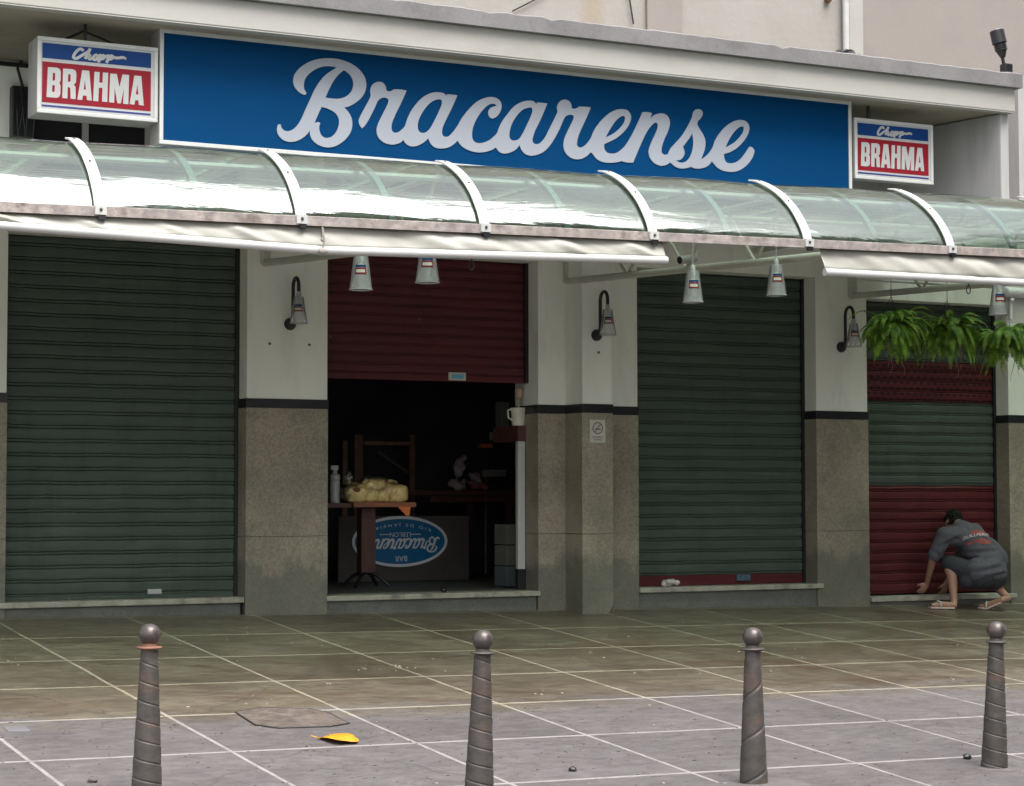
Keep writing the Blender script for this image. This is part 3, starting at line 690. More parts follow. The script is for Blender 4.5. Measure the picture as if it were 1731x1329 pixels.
def filled(loops, depth=0.004):
    """loops in the xz plane -> (verts, faces) of a thin solid facing -y, y from 0 (front) to depth"""
    cu = bpy.data.curves.new("t", 'CURVE'); cu.dimensions = '2D'; cu.fill_mode = 'BOTH'; cu.extrude = depth/2
    for lp in loops:
        sp = cu.splines.new('POLY'); sp.points.add(len(lp)-1); sp.use_cyclic_u = True
        for q, p in zip(sp.points, lp): q.co = (p[0], p[1], 0, 1)
    o = bpy.data.objects.new("t", cu); C.objects.link(o)
    dg = bpy.context.evaluated_depsgraph_get(); dg.update()
    me = bpy.data.meshes.new_from_object(o.evaluated_get(dg))
    vs = [(v.co.x, depth/2 - v.co.z, v.co.y) for v in me.vertices]; fs = [tuple(p.vertices) for p in me.polygons]
    bpy.data.objects.remove(o); bpy.data.meshes.remove(me); bpy.data.curves.remove(cu)
    return vs, fs
T = True
def loc(pts, s, ox, oy): return [(ox+p[0]/s, oy+p[1]/s)+((T,) if len(p) > 2 else ()) for p in pts]
c1 = lambda *p: loc(p, 7.817, 460, 90)
c2 = lambda *p: loc(p, 9.494, 600, 120)
c3 = lambda *p: loc(p, 9.494, 740, 140)
c4 = lambda *p: loc(p, 9.494, 880, 150)
c5 = lambda *p: loc(p, 9.494, 1000, 160)
c6 = lambda *p: loc(p, 9.494, 1110, 170)
WORD = [
 c1((450,525,T),(435,549),(400,545),(340,505),(290,440),(275,360),(295,280),(360,200),(460,130),(570,88),(690,70),(820,73),(930,95),(1050,145),(1150,220),(1215,310),(1240,400),(1228,500),(1180,585),(1100,655),(1010,705),(945,718,T),(1000,775),(1045,860),(1055,950),(1035,1040),(975,1130),(890,1200),(800,1240),(700,1245),(600,1210),(530,1150),(500,1085),(495,1025,T),(450,1080),(380,1135),(300,1168),(210,1172),(130,1140),(75,1075),(60,1010),(70,955),(85,943,T),(108,943,T),(125,995),(160,1025),(210,1032),(270,1010),(330,955),(385,865),(440,740),(500,610),(560,480),(630,370),(720,275),(850,192,T),(770,175),(670,178),(570,215),(480,280),(430,350),(415,430),(425,490)),
 c1((945,225,T),(1010,275),(1055,340),(1068,420),(1040,510),(970,575),(880,603),(780,600),(700,588,T),(740,500),(790,400),(860,300)),
 c1((650,712,T),(730,735),(820,785),(870,850),(880,930),(850,1030),(790,1100),(715,1122),(660,1100),(625,1040),(618,975),(633,925,T),(600,912),(555,925,T),(600,820)),
 c2((110,925,T),(75,880),(55,810),(72,750),(150,600),(215,480),(250,400,T),(240,320),(265,240),(320,190),(390,175),(455,200),(490,260),(500,318,T),(540,330),(580,322),(620,298,T),(720,300),(825,318,T),(780,420),(720,550),(650,690),(600,810),(580,900),(595,970),(640,995),(700,980),(760,930),(800,880),(840,760),(900,640),(980,530),(1080,430),(1180,370),(1280,345),(1370,348),(1425,365),(1460,400,T),(1480,375,T),(1640,393,T),(1580,530),(1520,660),(1450,800),(1400,920),(1393,1000),(1415,1048),(1460,1060),(1510,1045))
 +c3((185,850),(250,780),(320,680),(370,590),(450,480),(540,380),(640,295),(740,250),(850,230),(940,250),(1000,305),(1018,380),(1000,460),(950,535),(880,575),(830,555),(805,500),(815,440),(860,395),(940,372,T),(910,345),(860,340),(790,370),(700,460),(620,580),(565,700),(545,810),(550,890),(580,945),(640,970),(720,965),(820,925),(900,860),(945,810),(975,730),(1030,620),(1110,510),(1200,400),(1300,330),(1400,295),(1490,290),(1545,310),(1577,345,T))
 +c4((265,222,T),(425,240,T),(370,370),(300,530),(230,670),(190,790),(187,850),(215,885),(265,890),(320,865),(390,780),(460,640),(530,500),(590,375,T),(578,300),(600,235),(650,190),(710,177),(770,200),(805,250),(815,318,T),(850,325),(885,318),(935,290,T),(1030,293),(1120,303,T),(1070,430),(1000,580),(930,740),(900,860),(905,920),(950,947),(1010,925),(1070,870),(1130,780),(1160,700),(1220,600),(1310,490),(1420,395),(1530,340))
 +c5((490,237),(560,250),(610,300),(628,370),(610,450),(560,540),(470,640),(360,720),(195,798,T),(200,870),(240,930),(320,950),(410,930),(500,860),(570,770),(640,650),(700,530),(760,400),(810,285,T),(890,283),(965,300,T),(930,395,T),(1000,330),(1100,303),(1180,320),(1235,380),(1250,470),(1220,590),(1170,700),(1130,810),(1115,900),(1130,950),(1175,968),(1220,955,T),(1260,870),(1330,790),(1430,680),(1520,540),(1600,380))
 +c6((580,190),(620,148),(680,143),(725,175),(733,225),(700,290),(655,335),(645,390,T),(690,470),(745,560),(775,650),(770,760),(740,860),(708,943,T),(760,915),(830,850),(890,760),(920,670),(980,560),(1070,450),(1170,370),(1270,322),(1360,315),(1430,340),(1475,400),(1478,480),(1440,580),(1360,690),(1260,780),(1160,835),(1070,862,T),(1080,930),(1110,990),(1180,1010),(1270,990),(1350,930),(1420,840),(1475,755),(1510,745),(1550,780),(1560,830),(1530,920),(1460,1020),(1370,1095),(1270,1140),(1170,1148),(1060,1130),(970,1080),(915,1020),(880,975,T),(840,1030),(770,1075),(680,1095),(600,1090),(545,1065,T),(470,1088),(380,1093),(300,1068),(240,1020),(210,995,T),(150,1035),(80,1050))
 +c5((1100,1143),(1020,1115),(960,1060),(920,990),(910,900),(940,800),(990,690),(1040,580),(1058,500),(1040,455),(1000,460),(930,530),(860,640),(790,790),(720,950),(660,1095,T),(560,1092),(475,1068,T),(400,1088),(280,1097),(160,1080),(70,1030),(15,960))
 +c4((1120,1022,T),(1060,1080),(980,1125),(890,1135),(800,1110),(730,1050),(690,970),(685,870),(710,770),(770,640),(820,540),(848,470),(835,430),(780,422),(720,445),(680,510),(620,650),(540,800),(460,920),(370,1010),(270,1060),(160,1078),(70,1050),(10,985))
 +c3((1308,1000,T),(1250,1070),(1160,1120),(1060,1138),(980,1110),(930,1040,T),(850,1085),(740,1115),(620,1118),(500,1090),(400,1035),(345,980),(312,930,T),(250,990),(150,1045),(30,1057))
 +c2((1280,1230),(1220,1180),(1185,1120),(1175,1080,T),(1100,1150),(1000,1200),(910,1215),(840,1190),(795,1150),(775,1108,T),(710,1160),(600,1185),(490,1165),(400,1105),(350,1020),(345,920),(375,830),(440,700),(500,580),(532,500),(525,455),(470,430),(410,445),(360,490),(310,600),(240,740),(170,860)),
 c2((1340,458),(1380,470),(1393,510),(1370,590),(1310,720),(1240,860),(1180,950),(1110,995),(1040,985),(1005,930),(1010,820),(1060,700),(1140,580),(1240,490)),
 c3((1470,400),(1505,412),(1513,460),(1480,560),(1420,690),(1350,830),(1290,910),(1210,930),(1160,905),(1143,850),(1155,750),(1200,630),(1280,510),(1370,430)),
 c5((510,345),(532,380),(510,460),(440,550),(340,630),(218,690,T),(290,560),(370,440),(450,365)),
 c6((560,525,T),(580,620),(580,730),(550,860),(500,950),(430,995),(360,995),(300,962,T),(370,955),(425,900),(443,830),(415,745,T),(480,660),(530,590)),
 c6((1370,418),(1393,450),(1370,530),(1300,620),(1220,690),(1100,755,T),(1150,640),(1220,530),(1300,445)),
]
YS = yw(16.53)
word2d = []                                # the lettering flattened into sign coordinates (metres)
for lp in WORD:
    o_ = []
    for p in catmull(lp, 5):
        q = W(p.x, p.y, YS); o_.append((q.x, q.z))
    word2d.append(o_)

# ---- main fascia sign
x0 = W(270, 48, YS).x; x1 = W(1438, 172, YS).x; z1 = W(270, 48, YS).z; z0 = W(265, 243, YS).z
sg = thing("fascia_sign", "long dark blue sign with the white script word Bracarense", "sign", ((x0+x1)/2, YS, z0))
ysb = WX(254, 150, x0).y
m = MB(); m.box(x0+0.002, x1-0.002, YS+0.03, min(ysb, YS+0.34), z0+0.002, z1-0.002); m.build("box", MAT['grey_wall'], sg)
m = MB(); fw = 0.030
m.box(x0, x1, YS-0.012, YS+0.032, z0, z0+fw); m.box(x0, x1, YS-0.012, YS+0.032, z1-fw, z1)
m.box(x0, x0+fw, YS-0.0121, YS+0.0321, z0+fw, z1-fw); m.box(x1-fw, x1, YS-0.0121, YS+0.0321, z0+fw, z1-fw)
m.build("frame", MAT['white_metal'], sg, bevel=0.003)
m = MB(); m.box(x0+fw, x1-fw, YS, YS+0.028, z0+fw, z1-fw); pn = m.build("panel", MAT['panel_blue'], sg)
for i, lps in enumerate(([0, 1, 2], [3, 4, 5, 6, 7, 8])):
    vs, fs = filled([word2d[k_] for k_ in lps], 0.006)
    m = MB(); m.add([(v[0], v[1]+YS-0.0075, v[2]) for v in vs], fs); m.build("lettering", MAT['letters'], sg)

# ---- the two small light boxes
S7 = 7.2125
def c7(*p): return [(40+a/S7, 50+b/S7) for a, b in p]
BR = [c7((292,462),(398,468),(432,482),(449,515),(448,625),(432,655),(447,688),(445,790),(430,825),(398,836),(275,826)), c7((352,530),(370,531),(382,542),(380,618),(370,628),(349,626)), c7((346,680),(366,682),(378,692),(375,755),(365,765),(343,763)),
 c7((478,480),(592,487),(628,503),(641,540),(636,645),(608,680),(630,702),(632,853),(570,848),(566,722),(556,708),(535,706),(530,845),(468,839)), c7((541,548),(560,549),(571,560),(568,632),(558,642),(537,640)),
 c7((712,498),(798,508),(830,870),(770,865),(765,811),(720,806),(712,862),(652,857)), c7((746,618),(730,735),(758,738)),
 c7((862,518),(925,523),(920,650),(960,653),(965,527),(1030,532),(1018,888),(955,882),(959,715),(916,712),(908,880),(845,873)),
 c7((1055,540),(1135,546),(1168,705),(1205,552),(1286,558),(1276,914),(1212,908),(1222,722),(1184,905),(1142,902),(1108,712),(1104,896),(1040,890)),
 c7((1350,565),(1435,572),(1465,930),(1405,924),(1400,868),(1362,865),(1350,920),(1292,912)), c7((1387,672),(1368,793),(1399,797))]
YB = YS+0.002
def flat(lp): return [((lambda q: (q.x, q.z))(W(a, b, YB))) for a, b in lp]
BR2 = [flat(lp) for lp in BR]
CH = [c7((724,268),(712,246),(680,243),(640,272),(610,318),(608,348),(640,355),(680,338)), c7((672,342),(720,312),(770,285),(802,256),(812,236)), c7((812,236),(795,270),(768,320),(748,362)), c7((752,352),(775,324),(800,314),(808,326),(792,352),(806,364),(836,350)),
      c7((900,318),(872,318),(848,345),(852,370),(880,370),(902,345),(900,320)), c7((902,330),(925,322),(944,312)), c7((948,314),(932,352),(908,406)), c7((938,340),(965,320),(984,332),(972,356),(934,364)), c7((984,340),(1010,332),(1040,320)), c7((1045,320),(1030,362),(1008,412)), c7((1036,344),(1064,324),(1086,336),(1072,360),(1030,368)), c7((1082,342),(1140,352),(1195,346),(1230,348)), c7((1230,348),(1234,356),(1226,366))]
CH2 = [flat(lp) for lp in CH]
bx0, bz1 = W(63, 60, YB).x, W(63, 60, YB).z; bx1, bz0 = W(267, 150, YB).x-0.0, W(262, 207, YB).z
bz1 = (W(63, 60, YB).z+W(267, 82.8, YB).z)/2; bz0 = (W(54, 190, YB).z+W(262, 207, YB).z)/2
def lightbox(nx0, nx1, nz0, nz1, label, depth):
    """beer sign light box fitted in the given rectangle; artwork scaled from the left sign's survey"""
    sx_, sz_ = (nx1-nx0)/(bx1-bx0), (nz1-nz0)/(bz1-bz0)
    tx = lambda x: nx0+(x-bx0)*sx_; tz = lambda z: nz0+(z-bz0)*sz_
    t = thing("light_box_sign", label, "sign", ((nx0+nx1)/2, YB, nz0), "beer light box signs")
    m = MB(); m.box(nx0, nx1, YB, YB+depth, nz0, nz1); m.build("box", MAT['grey_wall'], t, bevel=0.006)
    m = MB(); f = 0.028*sx_
    y0, y1 = YB-0.016, YB-0.001
    m.box(nx0, nx1, y0, y1, nz0, nz0+f); m.box(nx0, nx1, y0, y1, nz1-f, nz1); m.box(nx0, nx0+f, y0, y1, nz0+f, nz1-f); m.box(nx1-f, nx1, y0, y1, nz0+f, nz1-f)
    m.build("frame", MAT['white_metal'], t, bevel=0.004)
    m = MB(); m.box(nx0+f, nx1-f, YB-0.006, YB-0.001, nz0+f, nz1-f); m.build("face", MAT['white'], t)
    X = lambda a, b: tx(W(40+a/S7, 50+b/S7, YB).x); Z = lambda a, b: tz(W(40+a/S7, 50+b/S7, YB).z)
    xl, xr = X(225, 300), X(1555, 500)
    m = MB(); m.box(xl, xr, YB-0.008, YB-0.0065, Z(218, 345), Z(225, 160)); m.build("blue_stripe", MAT['blue_print'], t)
    m = MB(); m.box(xl, xr, YB-0.008, YB-0.0065, Z(195, 883), Z(215, 388)); m.build("red_stripe", MAT['red'], t)
    m = MB(); m.box(xl, xr, YB-0.008, YB-0.0065, Z(190, 935), Z(190, 912)); m.build("navy_line", MAT['navy_print'], t)
    vs, fs = filled([[(tx(a), tz(b)) for a, b in lp] for lp in BR2], 0.002)
    m = MB(); m.add([(v[0], v[1]+YB-0.0105, v[2]) for v in vs], fs)
    for i, lp in enumerate(CH2):
        pts = catmull([(p[0], p[1], k2 in (0, len(lp)-1)) for k2, p in enumerate(lp)], 4)[:-3]
        w_ = 0.0105*sx_; n = len(pts); L = []; R = []
        pts = [Vector((tx(p.x), tz(p.y))) for p in pts]
        for j in range(n):
            d = (pts[min(j+1, n-1)]-pts[max(j-1, 0)]); d = d.normalized() if d.length > 0 else Vector((1, 0)); nn = Vector((-d.y, d.x))*w_
            L.append(pts[j]+nn); R.append(pts[j]-nn)
        y = YB-0.0088-0.0003*i; b = len(m.v)
        m.v += [(p.x, y, p.y) for p in L]+[(p.x, y, p.y) for p in R]
        m.f += [(b+j, b+n+j, b+n+j+1, b+j+1) for j in range(n-1)]
    m.build("lettering", MAT['white'], t)
    return t
dpt = max(0.12, WX(48, 100, bx0).y-YB)
lightbox(bx0, bx1-0.004, bz0, bz1, "white framed red and blue beer light box left of the long blue sign", dpt)
rx0 = W(1443, 198, YB).x; rx1 = W(1575.5, 213, YB).x; rz1 = (W(1443, 198, YB).z+W(1575.5, 213, YB).z)/2; rz0 = (W(1441, 303, YB).z+W(1574, 311, YB).z)/2
lightbox(rx0, rx1, rz0, rz1, "white framed red and blue beer light box right of the long blue sign", 0.10)
# brackets carrying the light boxes from the soffit
m = MB(); a = W(1440, 190, YS+0.15); b = W(1475, 180, YS+0.15)
m.tube([(W(1430, 190, YS+0.1).x, YS+0.35, rz1+0.16), (W(1477, 180, YB).x, YB+0.08, rz1+0.20), (W(1477, 180, YB).x, YB+0.08, rz1-0.0)], 0.022, 8)
tag(m.build("sign_bracket", MAT['black'], smooth=True), "black bent pipe bracket holding the right light box under the marquee", "bracket")
m = MB(); xx = W(150, 50, YB).x
m.tube([(xx, YB+0.1, bz1), (xx, YB+0.1, Z_SOF)], 0.012, 8); m.tube([(xx, YB+0.1, Z_SOF-0.05), (xx-0.18, YB+0.3, bz1+0.02)], 0.01, 6)
m.tube([(xx, YB+0.1, Z_SOF-0.06), (xx+0.5, YB+0.25, bz1-0.02)], 0.008, 6); m.tube([(xx+0.7, YB+0.1, bz1-0.02), (xx+0.78, YB+0.12, Z_SOF)], 0.008, 6)
tag(m.build("sign_bracket", MAT['black']), "dark rods and cables hanging the left light box from the marquee", "bracket")

# dark cable box on the wall at far left
q0 = W(21, 144, -0.10); q1 = W(45, 232, -0.10)
t = thing("cable_box", "black cable box on the wall behind the left light box", "cable box", (q0.x, -0.1, q1.z))
m = MB(); m.box(q0.x, q1.x+0.06, -0.10, 0.0, q1.z, q0.z); m.build("case", MAT['black'], t, bevel=0.01)
m = MB(); m.tube([(q0.x+0.09, -0.06, q0.z), (q0.x+0.05, -0.05, q0.z+0.15), (q0.x+0.08, -0.06, Z_SOF-0.01)], 0.012, 6)
zz = W(0, 107, -0.04).z; m.tube([(XL+1, -0.04, zz), (q1.x+1.2, -0.04, zz)], 0.018, 6); m.build("cable", MAT['black'], t)
for j in range(5):
    m = MB(); xj = q0.x+0.03+0.03*j
    m.tube([(xj, -0.11-0.012*(j % 2), q0.z-0.02), (xj+0.02*sn(j*2), -0.14, (q0.z+q1.z)/2), (xj+0.015*cs(j*3), -0.115, q1.z)], 0.008, 6); m.build("wire", MAT['black'], t)

# ---- no smoking plate on the pilaster
yn = yq-0.0095
p0 = W(997, 709.5, yn); p1 = W(1023, 748.5, yn)
t = thing("no_smoking_sign", "small white no smoking sticker on the granite pilaster", "sign", ((p0.x+p1.x)/2, yn, p1.z))
m = MB(); m.box(p0.x, p1.x, yn-0.003, yn+0.0015, p1.z, p0.z); m.build("plate", MAT['paper'], t)
w_ = p1.x-p0.x; h_ = p0.z-p1.z; cxn = (p0.x+p1.x)/2; czn = p0.z-h_*0.365; rr_ = w_*0.335
def circ(r, n=40): return [(cxn+r*cs(2*math.pi*i/n), czn+r*1.0*sn(2*math.pi*i/n)) for i in range(n)]
vs, fs = filled([circ(rr_), circ(rr_*0.86)], 0.001)
m = MB(); m.add([(v[0], v[1]+yn-0.0045, v[2]) for v in vs], fs)
a = math.radians(52); d = (cs(a), sn(a)); nn = (-sn(a), cs(a)); hw = rr_*0.06; L_ = rr_*0.86
m.add([(cxn+s*d[0]*L_+q*nn[0]*hw, yn-0.0042, czn+s*d[1]*L_+q*nn[1]*hw) for s, q in ((-1, -1), (1, -1), (1, 1), (-1, 1))], [(0, 1, 2, 3)])
m.build("ring", M('dark_red_print', (0.07, 0.012, 0.016), 0.5, 0.05, 5, 0), t)
m = MB(); m.box(cxn-rr_*0.55, cxn+rr_*0.62, yn-0.0052, yn-0.0048, czn-rr_*0.25, czn-rr_*0.08)
for s_, zc_, bd in ((w_*0.155, p1.z+h_*0.235, "PROIBIDO"), (w_*0.155, p1.z+h_*0.125, "FUMAR")):
    vs, fs = text_pts(bd, s_); m.add([(cxn+v[0], yn-0.0042, zc_+v[1]) for v in vs], fs)
m.build("printing", MAT['black'], t)
# small round mark on the plaster (old screw holes)
for px, py in ((456, 581), (523, 583), (1012, 596)):
    q = W(px, py, -0.003 if px < 900 else yq-0.003)
    m = MB(); m.ball((q.x, q.y, q.z), (0.014, 0.006, 0.011), 8, 6); m.build("screw_plug", MAT['rust'], bar)
# ------------------------------------------------------------------ glazed canopy
YR = yw(13.3)
def zrail(x): return zw(1.904+0.0175*((x/K+9.2)-2.97))
CA, CB = 1.30*K, 0.652*K
ribX = [xw(3.628+1.4284*i) for i in range(-4, 14)]
cx0, cx1 = ribX[0], ribX[-1]
cn = thing("canopy", "long barrel vaulted greenish glazed canopy with white ribs over the pavement", "canopy", (xw(7.5), YR, zrail(xw(7.5))))
VAULT = [(0, 0), (.03, .085), (.09, .178), (.195, .298), (.35, .420), (.516, .512), (.657, .570), (.75, .596), (.95, .630), (1.12, .645), (1.30, .652)]
def vpt(q):                                # measured section of the vault, q 0 at the rail .. 1 at the crown
    q = min(max(q, 0), 1)*(len(VAULT)-1); i = min(int(q), len(VAULT)-2); t = q-i
    P = [VAULT[max(0, i-1)], VAULT[i], VAULT[i+1], VAULT[min(len(VAULT)-1, i+2)]]
    return tuple(K*0.5*(2*P[1][k]+(P[2][k]-P[0][k])*t+(2*P[0][k]-5*P[1][k]+4*P[2][k]-P[3][k])*t*t+(3*P[1][k]-P[0][k]-3*P[2][k]+P[3][k])*t**3) for k in (0, 1))
def arc(th, off=0.0):                      # (y, dz) on the vault, th 0 at the rail .. pi/2 at the crown
    q = th/(math.pi/2); y, z = vpt(q); a = vpt(q-0.02); b = vpt(q+0.02)
    dy, dz = b[0]-a[0], b[1]-a[1]; l = math.hypot(dy, dz)
    return YR+y-off*dz/l, z+off*dy/l
wob = random.Random(9)
for i in range(len(ribX)-1):
    a, b = ribX[i]+0.0, ribX[i+1]-0.0
    ph = wob.uniform(0, 6)
    def P(u, v, a=a, b=b, ph=ph):
        x = a+(b-a)*u
        if v <= 0.7:
            th = v/0.7*math.pi/2
            sag = 0.010*sn(math.pi*u)*sn(2*th)+0.0035*sn(7*u+ph)*sn(3*th+ph)
            y, dz = arc(th, sag-0.004)
        else:
            y = YR+CA+(0.0-0.03-(YR+CA))*(v-0.7)/0.3; dz = CB-0.004
        return (x, y, zrail(x)+dz)
    m = MB(); m.grid(lambda u, v: P(u, v*0.7), 12, 34); m.build("glazing_panel", MAT['glazing'], cn, smooth='all')
    m = MB(); m.grid(lambda u, v: P(u, 0.7001+v*0.2999), 4, 8); m.build("rear_panel", MAT['rear_glazing'], cn, smooth='all')
    # mid-bay seam and inner rib
for i, x in enumerate(ribX):
    hw = 0.034
    for nm, off0, off1, hw_, mt in (("rib", 0.010, 0.022, hw, 'white_metal'), ("rafter", -0.065, -0.022, 0.024, 'cream_metal')):
        vs = []; N = 22
        for j in range(N+1):
            th = (j/N*1.13) if nm == "rib" else 0.05+j/N*(math.pi/2-0.05)
            yo, zo = arc(th, off1); yi, zi = arc(th, off0)
            for xx in (x-hw_, x+hw_):
                vs.append((xx, yo, zrail(xx)+zo)); vs.append((xx, yi, zrail(xx)+zi))
        ye = -0.03
        if nm != "rib":
            for xx in (x-hw_, x+hw_):
                vs.append((xx, ye, zrail(xx)+CB+off1)); vs.append((xx, ye, zrail(xx)+CB+off0))
        NN = N if nm == "rib" else N+1
        fs = []
        for j in range(NN):
            q = j*4; r_ = q+4
            fs += [(q, q+2, r_+2, r_), (q+2, q+3, r_+3, r_+2), (q+3, q+1, r_+1, r_+3), (q+1, q, r_, r_+1)]
        fs += [(1, 3, 2, 0), (NN*4, NN*4+2, NN*4+3, NN*4+1)]
        m = MB(); m.add(vs, fs); rb = m.build(nm, MAT[mt], cn, bevel=0.003)
        if nm == "rib":
            m = MB(); m.box(x-hw, x+hw, YR-0.034, YR-0.016, zrail(x)-0.018, zrail(x)+0.036); m.build("foot_bracket", MAT['white_metal'], rb)
            m = MB(); m.ball((x, YR-0.036, zrail(x)+0.012), 0.010, 8, 6)
            for th in (0.55, 0.98): yo, zo = arc(th, 0.023); m.ball((x, yo, zrail(x)+zo), 0.008, 8, 6)
            m.build("bolt", MAT['iron'], rb)
            m = MB(); m.box(x-0.012, x+0.03, YR-0.03, YR-0.01, zrail(x)-0.045, zrail(x)-0.0185); m.build("drain_nib", MAT['black'], rb)
for i in range(len(ribX)-1):               # thin mid-bay ribs under the glazing
    x = (ribX[i]+ribX[i+1])/2; m = MB(); vs = []; N = 20; hw = 0.022
    for j in range(N+1):
        th = 0.06+j/N*(math.pi/2-0.06); yo, zo = arc(th, -0.012); yi, zi = arc(th, -0.045)
        for xx in (x-hw, x+hw): vs += [(xx, yo, zrail(xx)+zo), (xx, yi, zrail(xx)+zi)]
    fs = []
    for j in range(N):
        q = j*4; r_ = q+4; fs += [(q, q+2, r_+2, r_), (q+2, q+3, r_+3, r_+2), (q+3, q+1, r_+1, r_+3), (q+1, q, r_, r_+1)]
    m.add(vs, fs); m.build("inner_rib", M('grey_green_painted_steel', (0.20, 0.25, 0.23), 0.5, 0.1, 5, 0.1) if i == 0 else bpy.data.materials['grey_green_painted_steel'], cn)
# front rail, slightly uneven
def sloped_box(m, x0, x1, y0, y1, dz0, dz1, n=1):
    for i in range(n):
        a = x0+(x1-x0)*i/n; b = x0+(x1-x0)*(i+1)/n
        m.hexa([(a, y0, zrail(a)+dz0), (b, y0, zrail(b)+dz0), (b, y1, zrail(b)+dz0), (a, y1, zrail(a)+dz0)], [(a, y0, zrail(a)+dz1), (b, y0, zrail(b)+dz1), (b, y1, zrail(b)+dz1), (a, y1, zrail(a)+dz1)])
m = MB(); sloped_box(m, cx0, cx1, YR-0.014, YR+0.035, -0.018, 0.034); m.build("front_rail", MAT['rail'], cn, bevel=0.004)
m = MB(); sloped_box(m, cx0, cx1, YR-0.020, YR-0.0145, -0.026, -0.008); m.build("drip_lip", MAT['rail'], cn)
for yy, dz in ((YR+CA*0.55, CB*0.83), (YR+CA+0.9, CB-0.04), (YR+CA+2.0, CB-0.04)):
    m = MB(); m.tube([(cx0, yy, zrail(cx0)+dz-0.06), (cx1, yy, zrail(cx1)+dz-0.06)], 0.022, 8); m.build("purlin", MAT['cream_metal'], cn, smooth=True)

# support arms from the pillars: chord falling gently outwards, wall post, V braces
def arm(xa_, zw_, xr_, name="support_arm"):
    xo = xr_; A = Vector((xa_, -0.01, zw_)); B = Vector((xo, YR+0.06, zrail(xo)-0.03))
    m = MB(); m.tube([A, A.lerp(B, .5), B], 0.030, 12); ar = m.build(name, MAT['cream_metal'], cn, smooth=True)
    m = MB(); m.box(xa_-0.035, xa_+0.035, -0.06, 0.0, zw_-0.01, zrail(xa_)+CB-0.05); m.build("wall_post", MAT['cream_metal'], ar, bevel=0.004)
    m = MB()
    for f in (0.25, 0.47, 0.70):
        p = A.lerp(B, f); hgt = max(0.08, zrail(xa_)+CB-0.06-p.z)
        for s in (-1, 1):
            q = Vector((p.x, p.y+s*0.42, p.z+hgt)); m.tube([p, q], 0.014, 8)
    m.build("brace", MAT['cream_metal'], ar, smooth=True)
    m = MB(); m.tube([(xa_, -0.03, zrail(xa_)+CB-0.06), (xa_, YR+CA*0.8, zrail(xa_)+CB-0.085)], 0.022, 8); m.build("top_chord", MAT['cream_metal'], ar, smooth=True)
    return ar
A2 = W(957, 476, 0); arm(A2.x, A2.z, A2.x)
A1_ = W(447, 441, 0); arm(A1_.x, A1_.z-0.02, A1_.x)
A3 = W(1438, 501, 0); arm(A3.x, A3.z, A3.x)

# roll-down vinyl awnings tucked behind the rail
def blind(pl, pr, label, seed, y=YR-0.028, ztop=-0.016, over=None):
    a = W(pl[0], pl[1], y); b = W(pr[0], pr[1], y)
    t = thing("roller_awning", label, "awning", ((a.x+b.x)/2, y, min(a.z, b.z)), "roll down vinyl awnings under the canopy")
    m = MB(); m.tube([a, a.lerp(b, .5), b], 0.027, 14); m.build("bottom_tube", MAT['white_metal'], t, smooth=True)
    rn = random.Random(seed); folds = [(rn.uniform(0, 1), rn.uniform(0.3, 1.0)) for _ in range(26)]
    def P(u, v):
        x = a.x+(b.x-a.x)*u; zb = a.z+(b.z-a.z)*u+0.02; zt = zrail(x)+ztop
        yy = y+0.012+0.045*v
        s = x*1.0+v*0.22
        for c_, h_ in folds:
            d_ = (s-(a.x+(b.x-a.x)*c_))/0.07; yy -= 0.017*h_*math.exp(-d_*d_)*math.sin(math.pi*min(1, v*0.8+0.2))
        yy += 0.006*sn(s*9+seed)
        return (x, yy, zb+(zt-zb)*v)
    m = MB(); m.sheet(P, 220, 6, (0, 0.002, 0)); m.build("vinyl", MAT['blind'], t, smooth='all')
    return t
blind((-130, 371.5), (549, 424), "creased white vinyl awning roll over the wide green shutter", 1)
blind((547, 423.5), (1127, 440.5), "creased white vinyl awning roll in front of the half open door", 2)
blind((1394, 460), (1800, 482), "creased grey white vinyl awning roll above the hanging ferns", 3)
# strap and pull ring between the first two awnings
q = W(545, 395, YR-0.05); m = MB(); e_ = W(545, 425, YR-0.06)
m.tube([q+Vector((0, 0, .04)), q.lerp(e_, .4)+Vector((0.008, -0.01, 0)), e_], 0.006, 6); m.ball(e_+Vector((0, -0.01, 0)), (0.035, 0.02, 0.022), 10, 8); m.ball(q.lerp(e_, .35), 0.013, 8, 6)
tag(m.build("awning_tie", MAT['rail']), "frayed cord tie where two vinyl awnings meet, left of the door", "tie")
for (px, py), lb in (((1637, 483), "small metal snap hook hanging from the awning over the ferns"), ((797, 441), "small hook hanging under the awning in front of the oxblood shutter")):
    q = W(px, py, YR+0.10); m = MB(); pts = [q+Vector((0.018*cs(t_), 0, -0.03+0.03*sn(t_))) for t_ in [math.radians(x) for x in range(90, 460, 30)]]
    m.tube([q+Vector((0, 0, 0.03)), q]+[p for p in pts], 0.004, 6); tag(m.build("snap_hook", MAT['iron']), lb, "hook", "hooks under the awnings")
# short rolled awning end at the far right
yb_ = YR+0.55; a = W(1701, 494, yb_); b = W(1790, 499, yb_)
t = thing("awning_roll", "thick cream awning roll at the right edge beside a hanging lamp", "awning", (a.x, yb_, a.z-0.3))
m = MB(); m.tube([a, b], 0.040, 16); m.ball(a, (0.012, 0.040, 0.040), 12, 8); m.build("roll", MAT['white_metal'], t, smooth=True)
c_ = W(1702, 545, yb_)
m = MB(); m.box(a.x+0.004, b.x, yb_+0.01, yb_+0.022, c_.z, a.z-0.02); m.build("panel", MAT['blind'], t)
m = MB(); m.tube([W(1709, 509, yb_-0.02), W(1709, 540, yb_-0.02)], 0.012, 8); m.ball(W(1711, 508, yb_-0.03), 0.018, 10, 8); m.build("handle", MAT['white_metal'], t)

